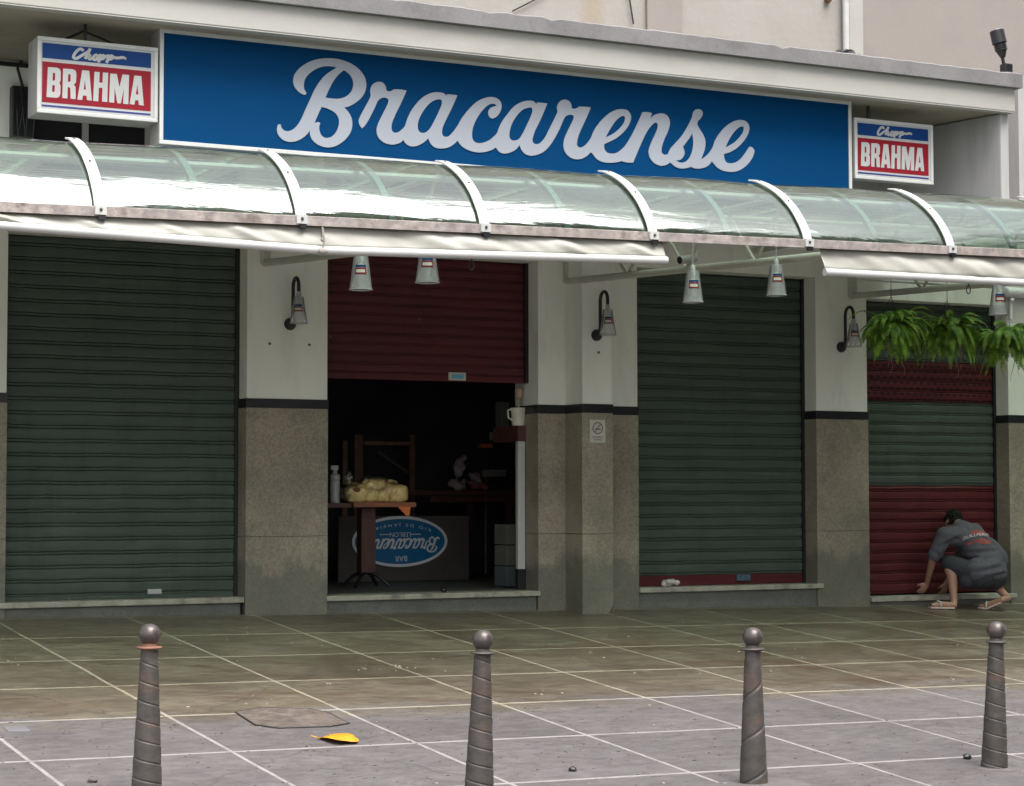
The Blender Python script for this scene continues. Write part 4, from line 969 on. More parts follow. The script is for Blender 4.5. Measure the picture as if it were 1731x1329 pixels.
# bullet camera on the arm
y_c = WX(1165, 440, A2.x).y; q = Vector((A2.x, y_c, WX(1165, 440, A2.x).z))
t = thing("security_camera", "white bullet security camera on the canopy arm above the right window", "camera", q)
m = MB(); e0 = W(1176, 436, y_c); e1 = W(1149, 440, y_c-0.03); d = (e1-e0).normalized()
m.tube([e0, e0+d*0.01, e1-d*0.015, e1], [0.026, 0.031, 0.034, 0.034], 16); m.build("housing", MAT['white'], t, smooth=True, bevel=0.002)
m = MB(); m.tube([e1, e1+d*0.004], [0.031, 0.029], 16); m.build("lens", MAT['black'], t, smooth=True)
m = MB(); m.tube([e0.lerp(e1, .3), e0+Vector((0.02, 0, 0.05))], 0.010, 8); m.build("mount", MAT['white'], t)

# ------------------------------------------------------------------ pendant lamps (clear glass-shaped shades)
def beer_shade(m_unused, c, h, r0, r1, t, lab_ang):
    """c = centre of the bottom rim"""
    prof = [(r0, 0), (r0*0.985, 0.004), (r1, h-0.008), (r1*0.93, h)]
    m = MB(); seg = 28
    m.lathe(c, prof, seg, cap=False); m.lathe((c[0], c[1], c[2]), [(r0*0.95, 0.001), (r1*0.95, h-0.010)], seg, cap=False)
    s_ = m.build("shade", MAT['clear'], t, smooth='all')
    m = MB(); m.lathe(c, [(r0+0.0015, -0.002), (r0+0.0015, 0.004), (r0*0.94, 0.004), (r0*0.94, -0.002)], seg, cap=False); m.build("rim", MAT['white'], s_, smooth=True)
    m = MB(); n = 8; f = 0.56                       # printed label on the front of the glass
    rr = lambda z: (r0+(r1-r0)*(z/h))+0.0015
    for z0_, z1_, mt, nm in ((0.42*h, 0.60*h, 'red', "red_label"), (0.62*h, 0.68*h, 'blue_print', "blue_label")):
        m = MB(); vs = []
        for j in range(n+1):
            a_ = lab_ang+(-0.62+1.24*j/n)
            for z_ in (z0_, z1_): vs.append((c[0]+rr(z_)*cs(a_), c[1]+rr(z_)*sn(a_), c[2]+z_))
        m.add(vs, [(2*j, 2*j+2, 2*j+3, 2*j+1) for j in range(n)]); m.build(nm, MAT[mt], s_)
    m = MB(); vs = []
    for j in range(n+1):
        a_ = lab_ang+(-0.48+0.96*j/n)
        for z_ in (0.465*h, 0.555*h): vs.append((c[0]+(rr(z_)+0.001)*cs(a_), c[1]+(rr(z_)+0.001)*sn(a_), c[2]+z_))
    m.add(vs, [(2*j, 2*j+2, 2*j+3, 2*j+1) for j in range(n)]); m.build("white_lettering", MAT['paper'], s_)
def pendant(label, base, h=0.235, r0=0.077, r1=0.047, drop=0.5):
    t = thing("pendant_lamp", label, "hanging lamp", base, "clear glass lamps hanging under the canopy")
    c = base; beer_shade(None, c, h, r0, r1, t, -2.0)
    m = MB(); m.lathe((c[0], c[1], c[2]+h), [(0.010, -0.06), (0.016, -0.05), (0.020, 0.0), (0.019, 0.03), (0.008, 0.045)], 14); m.build("lamp_holder", MAT['white'], t, smooth=True)
    m = MB(); m.ball((c[0], c[1], c[2]+h-0.09), (0.027, 0.027, 0.034), 14, 10); m.build("bulb", MAT['white'], t, smooth=True)
    m = MB(); m.tube([(c[0], c[1], c[2]+h+0.03), (c[0], c[1], c[2]+h+drop)], 0.004, 6); m.build("cord", MAT['white'], t)
    return t
yp = yw(14.3)
pl = [((610, 490), "clear lamp hanging at the left of the oxblood shutter", .23), ((722.5, 478), "clear lamp half tucked behind the awning in front of the oxblood shutter", .23),
      ((1171.5, 511), "clear lamp hanging right under the security camera", .20), ((1312.5, 499.5), "clear lamp hanging near the right end of the green window shutter", .28), ((1688, 532), "clear lamp hanging above the rightmost fern", .3)]
first = None
for i, ((px, py), lb, dr_) in enumerate(pl):
    b_ = W(px, py, yp if i < 4 else YR+0.62)
    if first is None: first = pendant(lb, b_, drop=0.34)
    else: dup(first, b_, lb, scale=(0.97, 0.97, 0.97) if i != 1 else (1.08, 1.08, 1.0))

# ------------------------------------------------------------------ wall lamps
def wall_lamp(label, p, y0):
    t = thing("wall_lamp", label, "wall lamp", p, "black swan neck wall lamps on the pillars")
    m = MB(); seg = 20
    m.tube([(p.x, y0-0.002, p.z), (p.x, y0-0.012, p.z), (p.x, y0-0.035, p.z), (p.x, y0-0.045, p.z)], [0.052, 0.052, 0.040, 0.012], seg); m.build("wall_plate", MAT['black'], t, smooth=True)
    h = 0.30; o1 = 0.075; o2 = 0.205
    pts = [(p.x, y0-0.03, p.z+0.01), (p.x, y0-o1+0.01, p.z+0.03), (p.x, y0-o1, p.z+0.08), (p.x, y0-o1, p.z+h)]
    rc = (o2-o1)/2
    for a_ in range(20, 181, 20): pts.append((p.x, y0-o1-rc+rc*cs(math.radians(a_)), p.z+h+rc*1.15*sn(math.radians(a_))))
    pts += [(p.x, y0-o2, p.z+h-0.05)]
    m = MB(); m.tube(pts, 0.0155, 12); m.build("swan_neck", MAT['black'], t, smooth=True)
    m = MB(); m.lathe((p.x, y0-o2, p.z+h-0.10), [(0.018, -0.03), (0.022, 0.0), (0.022, 0.04), (0.016, 0.055)], 14); m.build("lamp_holder", MAT['white'], t, smooth=True)
    m = MB(); m.ball((p.x, y0-o2, p.z+h-0.155), (0.022, 0.022, 0.032), 12, 8); m.build("bulb", MAT['white'], t, smooth=True)
    beer_shade(None, (p.x, y0-o2, p.z+h-0.085-0.225), 0.225, 0.074, 0.040, t, -2.0)
    return t
wl = wall_lamp("black swan neck lamp on the pillar left of the door", W(490, 548, 0), 0.0)
q = W(1008, 567, yq); dup(wl, Vector((q.x, yq, q.z)) + Vector((0, 0, 0)), "black swan neck lamp on the pilaster above the no smoking sticker")
wl.location.y = 0.0
q = W(1421.5, 587, 0); dup(wl, q, "black swan neck lamp on the pillar left of the ferns")

# ------------------------------------------------------------------ floodlights standing on the marquee
def floodlight(label, base, aim, hgt, s=0.72):
    t = thing("floodlight", label, "floodlight", base, "black floodlights on top of the marquee")
    b = Vector(base)
    m = MB(); m.box(b.x-0.09*s, b.x+0.09*s, b.y-0.05, b.y+0.05, b.z, b.z+0.02); m.box(b.x-0.035, b.x+0.05, b.y-0.04, b.y+0.04, b.z+0.02, b.z+0.15*s); m.build("base", MAT['black'], t, bevel=0.006)
    top = b+Vector((-0.07*s, 0, hgt))
    m = MB(); m.tube([b+Vector((0, 0, 0.05)), b.lerp(top, .5)+Vector((0, 0, 0)), top], 0.016, 8); m.build("arm", MAT['black'], t)
    ax = Vector(aim).normalized(); p0_ = top-ax*0.03; p1_ = top+ax*0.24*s
    m = MB(); m.tube([p0_-ax*0.05, p0_, p0_.lerp(p1_, .35), p0_.lerp(p1_, .4), p1_], [0.03*s, 0.062*s, 0.066*s, 0.092*s, 0.090*s], 16); m.build("housing", MAT['black'], t, smooth=True, bevel=0.003)
    m = MB()
    for f in (0.1, 0.2, 0.3): pp = p0_.lerp(p1_, f); m.tube([pp-ax*0.004, pp+ax*0.004], 0.080*s, 16)
    m.build("cooling_fin", MAT['black'], t)
    m = MB(); m.tube([p1_, p1_+ax*0.006], 0.082*s, 16); m.build("glass", MAT['silver'], t)
    return t
q = W(1700, 117, YF+0.1)
floodlight("tall black floodlight tilted up at the right end of the marquee", Vector((q.x, YF+0.1, zc1)), (-0.18, 0.12, 1), 0.24)
q = W(1443, 88, YF+0.3)
floodlight("low black floodlight on the marquee in front of the white downpipe", Vector((q.x+0.02, YF+0.32, zc1-0.02)), (0.1, 1, 0.15), 0.09, 0.75)
# ------------------------------------------------------------------ bollards
H_B = 0.80
def bollard_geom(turns, hand, seed):
    """returns part meshes at origin: cone with a raised spiral, collar, ball"""
    rn = random.Random(seed); seg = 56; rings = 330; Hc = H_B-0.118
    vs = []
    for i in range(rings+1):
        z = Hc*i/rings; r = 0.073+(0.040-0.073)*(z/Hc)
        for k_ in range(seg):
            a = 2*math.pi*k_/seg
            ph = (z/Hc*turns + hand*a/(2*math.pi)) % 1.0
            d = -0.0050*math.exp(-((ph-0.5)/0.030)**2) + 0.0024*(ph if ph < 0.5 else ph-1)
            if z > Hc-0.03 : d *= max(0, (Hc-z)/0.03)
            d += 0.0004*sn(a*5+z*40+seed)
            vs.append(((r+d)*cs(a), (r+d)*sn(a), z))
    fs = [(i*seg+k_, i*seg+(k_+1) % seg, (i+1)*seg+(k_+1) % seg, (i+1)*seg+k_) for i in range(rings) for k_ in range(seg)]
    fs += [tuple(range(seg-1, -1, -1)), tuple(range(rings*seg, (rings+1)*seg))]
    return vs, fs, Hc
def bollard(loc_, label, turns, hand, seed, group="bollards along the pavement"):
    t = thing("bollard", label, "bollard", loc_, group); L = Vector(loc_)
    vs, fs, Hc = bollard_geom(turns, hand, seed)
    m = MB(); m.add([Vector(v)+L for v in vs], fs); m.build("post", MAT['iron'], t, smooth='all')
    m = MB(); m.lathe(L, [(0.030, Hc-0.01), (0.056, Hc+0.000), (0.060, Hc+0.005), (0.056, Hc+0.011), (0.036, Hc+0.014), (0.033, Hc+0.026)], 32); m.build("collar", MAT['rust'] if seed == 1 else MAT['iron'], t, smooth=True)
    m = MB(); m.ball((L.x, L.y, L.z+H_B-0.052), (0.053, 0.053, 0.052), 28, 20); m.build("ball", MAT['iron_ball'], t, smooth='all')
    m = MB(); m.lathe((L.x, L.y, L.z-0.004), [(0.125, 0), (0.12, 0.006), (0.08, 0.009)], 28); m.build("base_ring", MAT['cement'], t)
    return t
def place_bollard(px_top, py_top, px_base):
    """find the distance at which a bollard of H_B standing on the pavement reaches py_top"""
    best = None
    for i in range(400):
        y = -5.0-4.5*i/400; p = W(px_top, py_top, y); e = abs(p.z-gz(p.x, y)-H_B)
        if best is None or e < best[0]: best = (e, p, y)
    p = best[1]; return Vector((p.x, best[2], gz(p.x, best[2])))
B1_ = place_bollard(250, 1054, 243)
b1 = bollard(B1_, "leftmost iron bollard, with a rusty band and orange rusty collar", 7.6, 1, 1)
B2_ = place_bollard(809.5, 1064, 800)
b2 = bollard(B2_, "dark spiral grooved iron bollard in front of the pilaster, near the yellow leaf", 8.2, 1, 2)
B3_ = place_bollard(1272, 1060, 1275)
bollard(B3_, "brown iron bollard with few steep grooves and a cement ring at its foot", 3.1, -1, 3)
B4_ = place_bollard(1677.5, 1050, 1690)
b4 = dup(b2, B4_, "grey spiral grooved iron bollard nearest the squatting man", rotz=2.2); b4.rotation_euler = (0, -0.028, 2.2)
# the old posts lean a little
b1.rotation_euler = (0, 0.012, 0); b2.rotation_euler = (0.01, 0.024, 0)
m = MB(); L = B3_; m.lathe((L.x, L.y, L.z-0.012), [(0.30, 0.005), (0.27, 0.018), (0.12, 0.022)], 40); tag(m.build("cement_pad", MAT['cement'], smooth=True), "round cement patch around the foot of the brown bollard", "cement patch")

# ------------------------------------------------------------------ things lying on the pavement
def ground_poly(pxs, off, thick, name, mat, **kw):
    top = [G(*p) for p in pxs]; n = len(top); m = MB()
    m.add([v+Vector((0, 0, off)) for v in top]+[v+Vector((0, 0, off-thick)) for v in top], [tuple(range(n))[::-1], tuple(range(n, 2*n))]+[(i, (i+1) % n, n+(i+1) % n, n+i) for i in range(n)])
    return m.build(name, mat, **kw)
o = ground_poly([(398,1205),(440,1198),(520,1199),(555,1206),(590,1224),(560,1229),(470,1232),(432,1227),(415,1216)], 0.006, 0.006, "manhole_cover", MAT['brownconc'])
_rim = [(398,1205),(440,1198),(520,1199),(555,1206),(590,1224),(560,1229),(470,1232),(432,1227),(415,1216),(398,1205)]
m = MB(); m.tube([G(*p)+Vector((0, 0, 0.002)) for p in _rim], 0.006, 6); m.build("rim", MAT['black'], o)
tag(o, "brown rough concrete manhole cover set in the pavement slabs", "manhole cover")
o = ground_poly([(5,1230),(42,1228),(52,1237),(14,1238)], 0.004, 0.004, "utility_lid", M('small_grey_lid', (0.13, 0.125, 0.135), 0.6)); tag(o, "small grey rectangular utility lid in the pavement at the left edge", "utility lid")
# yellow leaf
LC = G(571, 1251); m = MB(); rn = random.Random(4)
out = []
NL = 26
for i in range(NL):
    a = 2*math.pi*i/NL; r = 1+0.06*sn(5*a)+0.05*rn.uniform(-1, 1)
    out.append((0.098*cs(a)*r, 0.165*sn(a)*r, 0.006+0.010*abs(cs(a))**2+0.008*sn(2*a)))
vs = [(LC.x, LC.y, LC.z+0.012)]+[(LC.x+o_[0]*0.5, LC.y+o_[1]*0.5, LC.z+0.010+0.004*sn(i)) for i, o_ in enumerate(out)]+[(LC.x+o_[0], LC.y+o_[1], LC.z+o_[2]+0.004) for o_ in out]
fs = [(0, 1+i, 1+(i+1) % NL) for i in range(NL)]+[(1+i, 1+NL+i, 1+NL+(i+1) % NL, 1+(i+1) % NL) for i in range(NL)]
m.add(vs, fs); m.tube([(LC.x-0.10, LC.y+0.01, LC.z+0.012), (LC.x-0.15, LC.y+0.02, LC.z+0.03)], 0.003, 5)
o = m.build("leaf", MAT['leaf'], smooth='all'); sd_ = o.modifiers.new("s", 'SOLIDIFY'); sd_.thickness = 0.0015
tag(o, "single fallen orange yellow leaf on the pavement slabs", "leaf")
def pebble(px, py, r, label, mat, grp=None, flat_=0.6):
    q = G(px, py); m = MB(); m.ball((q.x, q.y, q.z+r*flat_*0.8), (r, r*0.8, r*flat_), 9, 6)
    rn = random.Random(int(px)); m.v = [(v[0]+rn.uniform(-1, 1)*r*0.16, v[1]+rn.uniform(-1, 1)*r*0.16, v[2]+rn.uniform(-1, 1)*r*0.1) for v in m.v]
    tag(m.build("pebble" if mat != MAT['paper'] else "crumb", mat, smooth=True), label, "stone" if mat != MAT['paper'] else "litter", grp)
pebble(968, 1304, 0.022, "small black stone alone on the slabs between the two middle bollards", MAT['black'])
pebble(1635, 1283, 0.026, "black stone on the white joint left of the rightmost bollard", MAT['black'])
pebble(157, 1323, 0.026, "grey stone at the bottom edge left of the leftmost bollard", MAT['cement'])
m = MB(); rn = random.Random(11)
for (px, py, sp, n) in ((640,1130,30,22),(668,1127,12,18),(730,1112,14,5),(430,1187,30,14),(305,1085,14,8),(388,1083,4,2),(755,1135,8,4),(915,1090,16,5),(1000,1110,30,9),(930,1170,26,8),(1620,1092,14,7),(1610,1148,14,6),(1700,1162,12,5),(410,1070,18,5),(520,1085,200,16),(1200,1110,220,20),(250,1130,220,16),(900,1250,700,40)):
    for _ in range(max(2, n//2)):
        q = G(px+rn.gauss(0, sp/1.6), min(1325, py+rn.gauss(0, sp/7))); r_ = rn.uniform(0.003, 0.009)
        m.ball((q.x, q.y, q.z+r_*0.3), (r_*rn.uniform(.8, 1.8), r_, r_*0.45), 5, 3)
tag(m.build("crumbs", MAT['crumb']), "scattered pale crumbs and grit on the slabs", "litter", kind="stuff")
m = MB()
for _ in range(420):
    q = G(rn.uniform(-40, 1770), rn.uniform(1195, 1345)); r_ = rn.uniform(0.002, 0.0065)
    m.ball((q.x, q.y, q.z+r_*0.2), (r_*rn.uniform(.8, 2.6), r_, r_*0.4), 5, 3)
tag(m.build("grit", MAT['dark_wood']), "dark grit and leaf bits scattered on the dry slabs", "litter", kind="stuff")
q = W(1135, 985, 0.02); m = MB()
for i in range(9): m.ball((q.x+rn.uniform(-.07, .07), 0.03+rn.uniform(-.02, .02), S3+0.028+rn.uniform(-.008, .022)), (0.034, 0.028, 0.026), 8, 6)
o = remeshed(m, "paper_scrap", MAT['paper'], None, 0.007, 2); tag(o, "crumpled cream paper lying on the window sill against the red foot of the shutter", "paper")

# ------------------------------------------------------------------ hanging ferns
def fern(loc_, label, R_, nf, seed, hang):
    t = thing("hanging_fern", label, "fern", loc_, "ferns hanging over the banded shutter"); L = Vector(loc_); rn = random.Random(seed)
    m = MB(); m.lathe((L.x, L.y, L.z), [(0.05, 0), (0.07, 0.03), (0.095, 0.11), (0.10, 0.115), (0.085, 0.10)], 20); m.build("basket", MAT['pot'], t, smooth=True)
    m = MB()
    for a in (0.3, 2.4, 4.5): m.tube([(L.x+0.12*cs(a), L.y+0.12*sn(a), L.z+0.13), (L.x, L.y, L.z+hang*0.7), (L.x, L.y, L.z+hang)], 0.0028, 5)
    m.build("wire", MAT['black'], t)
    m = MB()
    for i in range(nf):
        a = rn.uniform(0, 2*math.pi) if i % 3 else rn.uniform(3.3, 6.1); ln = rn.uniform(0.70, 1.15)*R_*1.40; n = 20
        el = rn.uniform(-0.5, 1.25); p = Vector((L.x+0.07*cs(a), L.y+0.07*sn(a), L.z+0.12)); pts = [p.copy()]
        sw = rn.uniform(-.9, .9)
        for j in range(n):
            s_ = j/n; e2 = el - s_*rn.uniform(2.0, 2.5)*0.92; e2 = max(e2, -1.30); aa = a+sw*s_*0.6
            p = p+Vector((cs(aa)*cs(e2), sn(aa)*cs(e2)*0.8, sn(e2)))*ln/n; pts.append(p.copy())
        m.tube(pts, [0.0035*(1-0.6*j/n) for j in range(n+1)], 4, cap=False)
        wmx = rn.uniform(0.038, 0.055)
        for j in range(2, n+1):
            d = (pts[j]-pts[j-1]).normalized(); side = d.cross(Vector((0, 0, 1)))
            side = (side+Vector((sn(a)*0.25, -cs(a)*0.25, 0))).normalized()
            for h_ in (0, 0.5):
                q = pts[j-1].lerp(pts[j], h_); w_ = wmx*min(1, 0.35+(j/n)*2.2)*max(0.10, min(1, (1.06-(j+h_)/(n+1))*2.4))
                for sg in (-1, 1):
                    tip = q+side*sg*w_*rn.uniform(.85, 1.15)+d*0.014+Vector((0, 0, -0.30*w_+rn.uniform(-0.004, 0.004)))
                    m.add([q-d*0.003, q.lerp(tip, .5)-d*0.0042, tip, q.lerp(tip, .5)+d*0.0042, q+d*0.003], [(0, 1, 2, 3, 4)])
    m.build("fronds", MAT['fern'], t)
    m = MB()
    for i in range(9):
        a = rn.uniform(0, 6.28); x_ = L.x+0.07*cs(a)+rn.uniform(-.12, .12); y_ = L.y-0.08
        p = Vector((x_, y_, L.z+0.05)); pts = [p]; ln = rn.uniform(.12, .42)
        for j in range(6): p = p+Vector((rn.uniform(-.035, .035), rn.uniform(-.02, .02), -ln/6)); pts.append(p)
        m.tube(pts, [0.006, 0.005, 0.004, 0.004, 0.003, 0.002, 0.001], 5)
    m.build("dangling_roots", MAT['root'], t)
yfn = -1.05
fern(W(1507, 572, yfn), "lush green fern hanging at the left over the banded shutter, nearest the wall lamp", 0.29, 84, 1, 0.55)
fern(W(1602, 578, yfn), "lush green fern hanging in the middle over the banded shutter", 0.29, 84, 2, 0.55)
fern(W(1700, 588, yfn-0.25), "green fern hanging at the right edge under a clear lamp", 0.29, 78, 8, 0.5)
# rod that carries the ferns
m = MB(); a = W(1440, 505, yfn); b = W(1760, 518, yfn); zc_ = W(1600, 500, yfn).z+0.10
m.tube([(a.x, yfn, zc_), (b.x+1, yfn, zc_)], 0.008, 8); tag(m.build("plant_rod", MAT['white_metal']), "thin rod above the banded shutter that the ferns hang from", "rod")
# ------------------------------------------------------------------ inside the half open door
zf = S2
# high table just inside the door
pf = Zp(628, 994, zf); yt = pf.y
tt = thing("bar_table", "narrow reddish wood table with one square post just inside the door", "table", (pf.x, yt, zf))
ztop = W(650, 849, yt).z; xa_t = W(556, 850, yt).x; xb_t = W(702, 850, yt).x
m = MB(); m.box(W(597, 852, yt-0.25).x, W(702, 852, yt-0.25).x, yt-0.27, yt-0.25+0.30, ztop-0.045, ztop); m.build("top", MAT['wood'], tt, bevel=0.004)
m = MB(); m.box(xa_t-0.3, W(597, 852, yt-0.25).x-0.002, yt-0.22, yt+0.05, ztop-0.05, ztop-0.006); m.build("leaf_board", MAT['dark_wood'], tt, bevel=0.004)
px0, px1 = W(607, 900, yt).x, W(631, 900, yt).x
m = MB(); m.box(px0, px1, yt-0.06, yt+0.06, zf+0.14, ztop-0.05); m.build("post", MAT['dark_wood'], tt, bevel=0.006)
m = MB(); 
for sx_, sy_ in ((-1, -1), (1, -1), (1, 1), (-1, 1)):
    c_ = Vector(((px0+px1)/2, yt, zf+0.16)); m.tube([c_, c_+Vector((sx_*0.09, sy_*0.09, -0.05)), c_+Vector((sx_*0.17, sy_*0.15, -0.14))], [0.022, 0.016, 0.016], 8)
m.build("foot", MAT['black'], tt, smooth=True)
# bread in a clear bag
yb = yt-0.13
t = thing("bread_bag", "clear plastic bag of pale yellow bread loaves on the table inside the door", "bread bag", (W(630, 848, yb).x, yb, ztop))
m = MB()
for px, py, rx, rz, ry in ((598, 836, .105, .078, .10), (622, 838, .085, .066, .10), (666, 835, .115, .085, .10), (643, 838, .07, .062, .09), (632, 818, .135, .056, .10), (656, 820, .09, .050, .09), (606, 823, .10, .045, .09)):
    q = W(px, py, yb); cq = Vector((q.x, yb+(0.03 if py < 825 else -0.02), max(q.z, ztop+rz*0.9))); a0 = len(m.v)
    m.ball(cq, (rx, ry, rz), 28, 20)
    for vi in range(a0, len(m.v)):          # squared off, pinched like wrapped loaves
        d = Vector(m.v[vi])-cq; e_ = Vector((d.x/rx, d.y/ry, d.z/rz)); k_ = (abs(e_.x)**3+abs(e_.y)**3+abs(e_.z)**3)**(-1/3) if e_.length > 0 else 1
        d = d*min(1.25, k_)*(1+0.05*sn(e_.x*7+px)*cs(e_.z*6+py)+0.025*sn(e_.x*17+e_.y*13)); m.v[vi] = tuple(cq+d)
bw = m
vs_ = m.v[:]
m2 = MB(); 
o = m.build("loaves", MAT['bread'], t, smooth='all')
q = W(604, 828, yb-0.13); ml = MB(); ml.ball((q.x, yb-0.118, q.z), (.035, .010, .022), 12, 8); ml.build("red_label", MAT['rust'], t, smooth='all')
m = MB(); rn = random.Random(6)
for px, py, rx, rz in ((610, 832, .19, .10), (655, 832, .16, .105), (632, 822, .17, .10), (590, 834, .10, .09)):
    q = W(px, py, yb); m.ball((q.x, yb, max(q.z, ztop+rz*0.85)), (rx, .125, rz), 18, 12)
m.ball(W(590, 808, yb), (.04, .03, .06), 10, 8)
o = remeshed(m, "bag", MAT['bag'], t, 0.012, 8)
nn_ = [v.normal.copy() for v in o.data.vertices]
for v, vn in zip(o.data.vertices, nn_):
    n_ = math.sin(v.co.x*61+v.co.z*47)*math.sin(v.co.z*83+v.co.y*31)+0.6*math.sin(v.co.x*140-v.co.z*110); v.co += vn*0.006*n_
m = MB(); q = W(684, 857, yt-0.27); q2 = W(689, 872, yt-0.28)
m.hexa([(q2.x-.015, yt-0.285, q2.z), (q2.x+.015, yt-0.285, q2.z), (q2.x+.015, yt-0.272, q2.z), (q2.x-.015, yt-0.272, q2.z)], [(q.x-.07, yt-0.29, q.z), (q.x+.05, yt-0.29, q.z), (q.x+.05, yt-0.272, q.z), (q.x-.07, yt-0.272, q.z)])
tag(m.build("yellow_rag", MAT['orange']), "small orange rag hanging from the table edge above the oval sign", "rag")
# disinfectant bottle
q = W(566, 846, yt-0.1); zb_ = ztop-0.006
t = thing("pump_bottle", "grey white pump bottle on the dark table leaf beside the bread bag", "bottle", (q.x, yt-0.1, zb_))
c_ = (q.x, yt-0.1, zb_); sc_ = (W(566, 787, yt-0.1).z-zb_)/0.30
m = MB(); m.lathe(c_, [(0.040, 0), (0.044, 0.01), (0.044, 0.17*sc_), (0.034, 0.185*sc_)], 18); m.build("body", M('grey_bottle', (0.42, 0.42, 0.43), 0.35), t, smooth=True)
m = MB(); m.lathe(c_, [(0.045, 0.18*sc_), (0.047, 0.19*sc_), (0.045, 0.225*sc_), (0.022, 0.235*sc_), (0.020, 0.27*sc_)], 18); m.box(c_[0]-0.040, c_[0]+0.03, c_[1]-0.015, c_[1]+0.015, zb_+0.265*sc_, zb_+0.30*sc_); m.build("pump", MAT['white'], t, bevel=0.003)
# dark board with the oval sign, standing upside down behind the table
pb = Zp(793, 980, zf); ybd = pb.y
t = thing("dark_board", "dark brown board standing on the bar floor behind the oval sign", "board", (pb.x-0.5, ybd, zf))
xl = W(572, 950, ybd).x; xr = pb.x; zt_ = W(800, 872, ybd).z
m = MB(); m.box(xl, xr, ybd, ybd+0.03, zf, zt_); m.build("panel", M('dark_brown_board', (0.075, 0.062, 0.055), 0.7, 0.15, 3), t, bevel=0.004)
yo = ybd-0.03
oc = W(676.5, 915.5, yo); ow = (W(757, 915, yo).x-W(596, 915, yo).x)/2; oh = (W(676, 872.5, yo).z-W(676, 958.5, yo).z)/2
t = thing("oval_sign", "blue oval bar sign with white rim and script standing upside down on the floor", "sign", (oc.x, yo, oc.z-oh))
el = lambda f, n=72: [(oc.x+ow*f*cs(2*math.pi*i/n), oc.z+(oh-ow*(1-f))*sn(2*math.pi*i/n)) for i in range(n)]
def slab_(loops, mat, y, nm, th=0.004):
    vs, fs = filled(loops, th); m = MB(); m.add([(v[0], v[1]+y, v[2]) for v in vs], fs); return m.build(nm, mat, t)
slab_([el(1.0)], MAT['oval_blue'], yo+0.002, "plate", 0.018); slab_([el(1.0), el(0.945)], MAT['oval_white'], yo-0.003, "rim")
# script word from the main sign, shrunk and turned upside down
allp = [p for lp in word2d for p in lp]; mx0 = min(p[0] for p in allp); mx1 = max(p[0] for p in allp); mz0 = min(p[1] for p in allp); mz1 = max(p[1] for p in allp)
f_ = 1.66*ow/(mx1-mx0); cxm, czm = (mx0+mx1)/2, (mz0+mz1)/2
zsh = oc.z-oh*0.13
tr_ = lambda p: (oc.x-(p[0]-cxm)*f_, zsh-(p[1]-czm)*f_*1.18)
vs1, fs1 = filled([[tr_(p) for p in word2d[k_]] for k_ in (0, 1, 2)], 0.003); vs2, fs2 = filled([[tr_(p) for p in word2d[k_]] for k_ in range(3, 9)], 0.003)
m = MB(); m.add([(v[0], v[1]+yo-0.006, v[2]) for v in vs1], fs1); m.add([(v[0], v[1]+yo-0.006, v[2]) for v in vs2], fs2)
for bd, sz_, dx, dz, arcr in (("BAR", 0.20, 0.02, -0.66, 0), ("LEBLON", 0.17, 0.0, 0.28, 0), ("R I O   D E   J A N E I R O", 0.105, 0, 0.66, 1)):
    vs, fs = text_pts(bd, sz_*oh*1.5)
    if arcr:
        wid = max(v[0] for v in vs); R2 = ow*1.45; s2 = min(1.25*ow*0.52/wid, 1.6)
        vv = []
        for v in vs: x_ = -v[0]*s2; vv.append((oc.x+x_, yo-0.0035, oc.z+oh*dz-v[1]-0.30*x_*x_/ow*0.9))
    else: vv = [(oc.x+dx*ow-v[0], yo-0.0035, oc.z+oh*dz-v[1]) for v in vs]
    m.add(vv, fs)
for s_ in (-1, 1): m.box(oc.x+s_*ow*0.32-(0.11*ow), oc.x+s_*ow*0.32+0.11*ow, yo-0.004, yo-0.002, oc.z+oh*0.28-0.004, oc.z+oh*0.28+0.004)
m.build("lettering", MAT['oval_white'], t)
# long counter behind with a heap of cloths
yc = ybd+0.5
t = thing("bar_counter", "dark red wooden counter beam across the dim bar room", "counter", (W(790, 830, yc).x, yc, zf))
z1_, z0_ = W(800, 829, yc).z, W(800, 849, yc).z
m = MB(); m.box(W(690, 830, yc).x, W(880, 830, yc).x, yc, yc+0.35, (z0_+z1_)/2+0.01, z1_); m.box(W(730, 830, yc).x, W(880, 830, yc).x, yc+0.02, yc+0.33, z0_, (z0_+z1_)/2); m.build("top", MAT['dark_wood'], t, bevel=0.006)
for pa_ in (800, 868):
    m = MB(); m.box(W(pa_, 880, yc).x, W(pa_+6, 880, yc).x, yc+0.1, yc+0.2, zf, z0_); m.build("leg", MAT['dark_wood'], t)
m = MB(); rn = random.Random(8)
for i in range(9): 
    q = W(rn.uniform(765, 805), rn.uniform(798, 826), yc+0.12); m.ball((q.x, yc+0.12+rn.uniform(-.05, .05), max(q.z, z1_+.02)), (rn.uniform(.03, .08), .06, rn.uniform(.025, .05)), 8, 6, rot=Matrix.Rotation(rn.uniform(-1, 1), 3, 'Y'))
for px_, py_, r1_ in ((775, 800, .05), (781, 790, .045), (776, 780, .045), (784, 774, .035), (771, 790, .04)):
    q = W(px_, py_, yc+.12); m.ball((q.x, yc+.12, q.z), (r1_, .05, r1_*.9), 10, 8, rot=Matrix.Rotation(px_, 3, 'Y'))
o = remeshed(m, "cloth_heap", MAT['cloth'], None, 0.013, 2); tag(o, "heap of crumpled grey cloths on the dark red counter", "cloth heap")
m = MB()
for i in range(8):
    q = W(rn.uniform(790, 845), rn.uniform(816, 828), yc+0.08); m.ball((q.x, yc+0.08+rn.uniform(-.05, .05), max(q.z, z1_+.015)), (rn.uniform(.04, .08), .06, rn.uniform(.015, .035)), 8, 6, rot=Matrix.Rotation(rn.uniform(-.5, .5), 3, 'Y'))
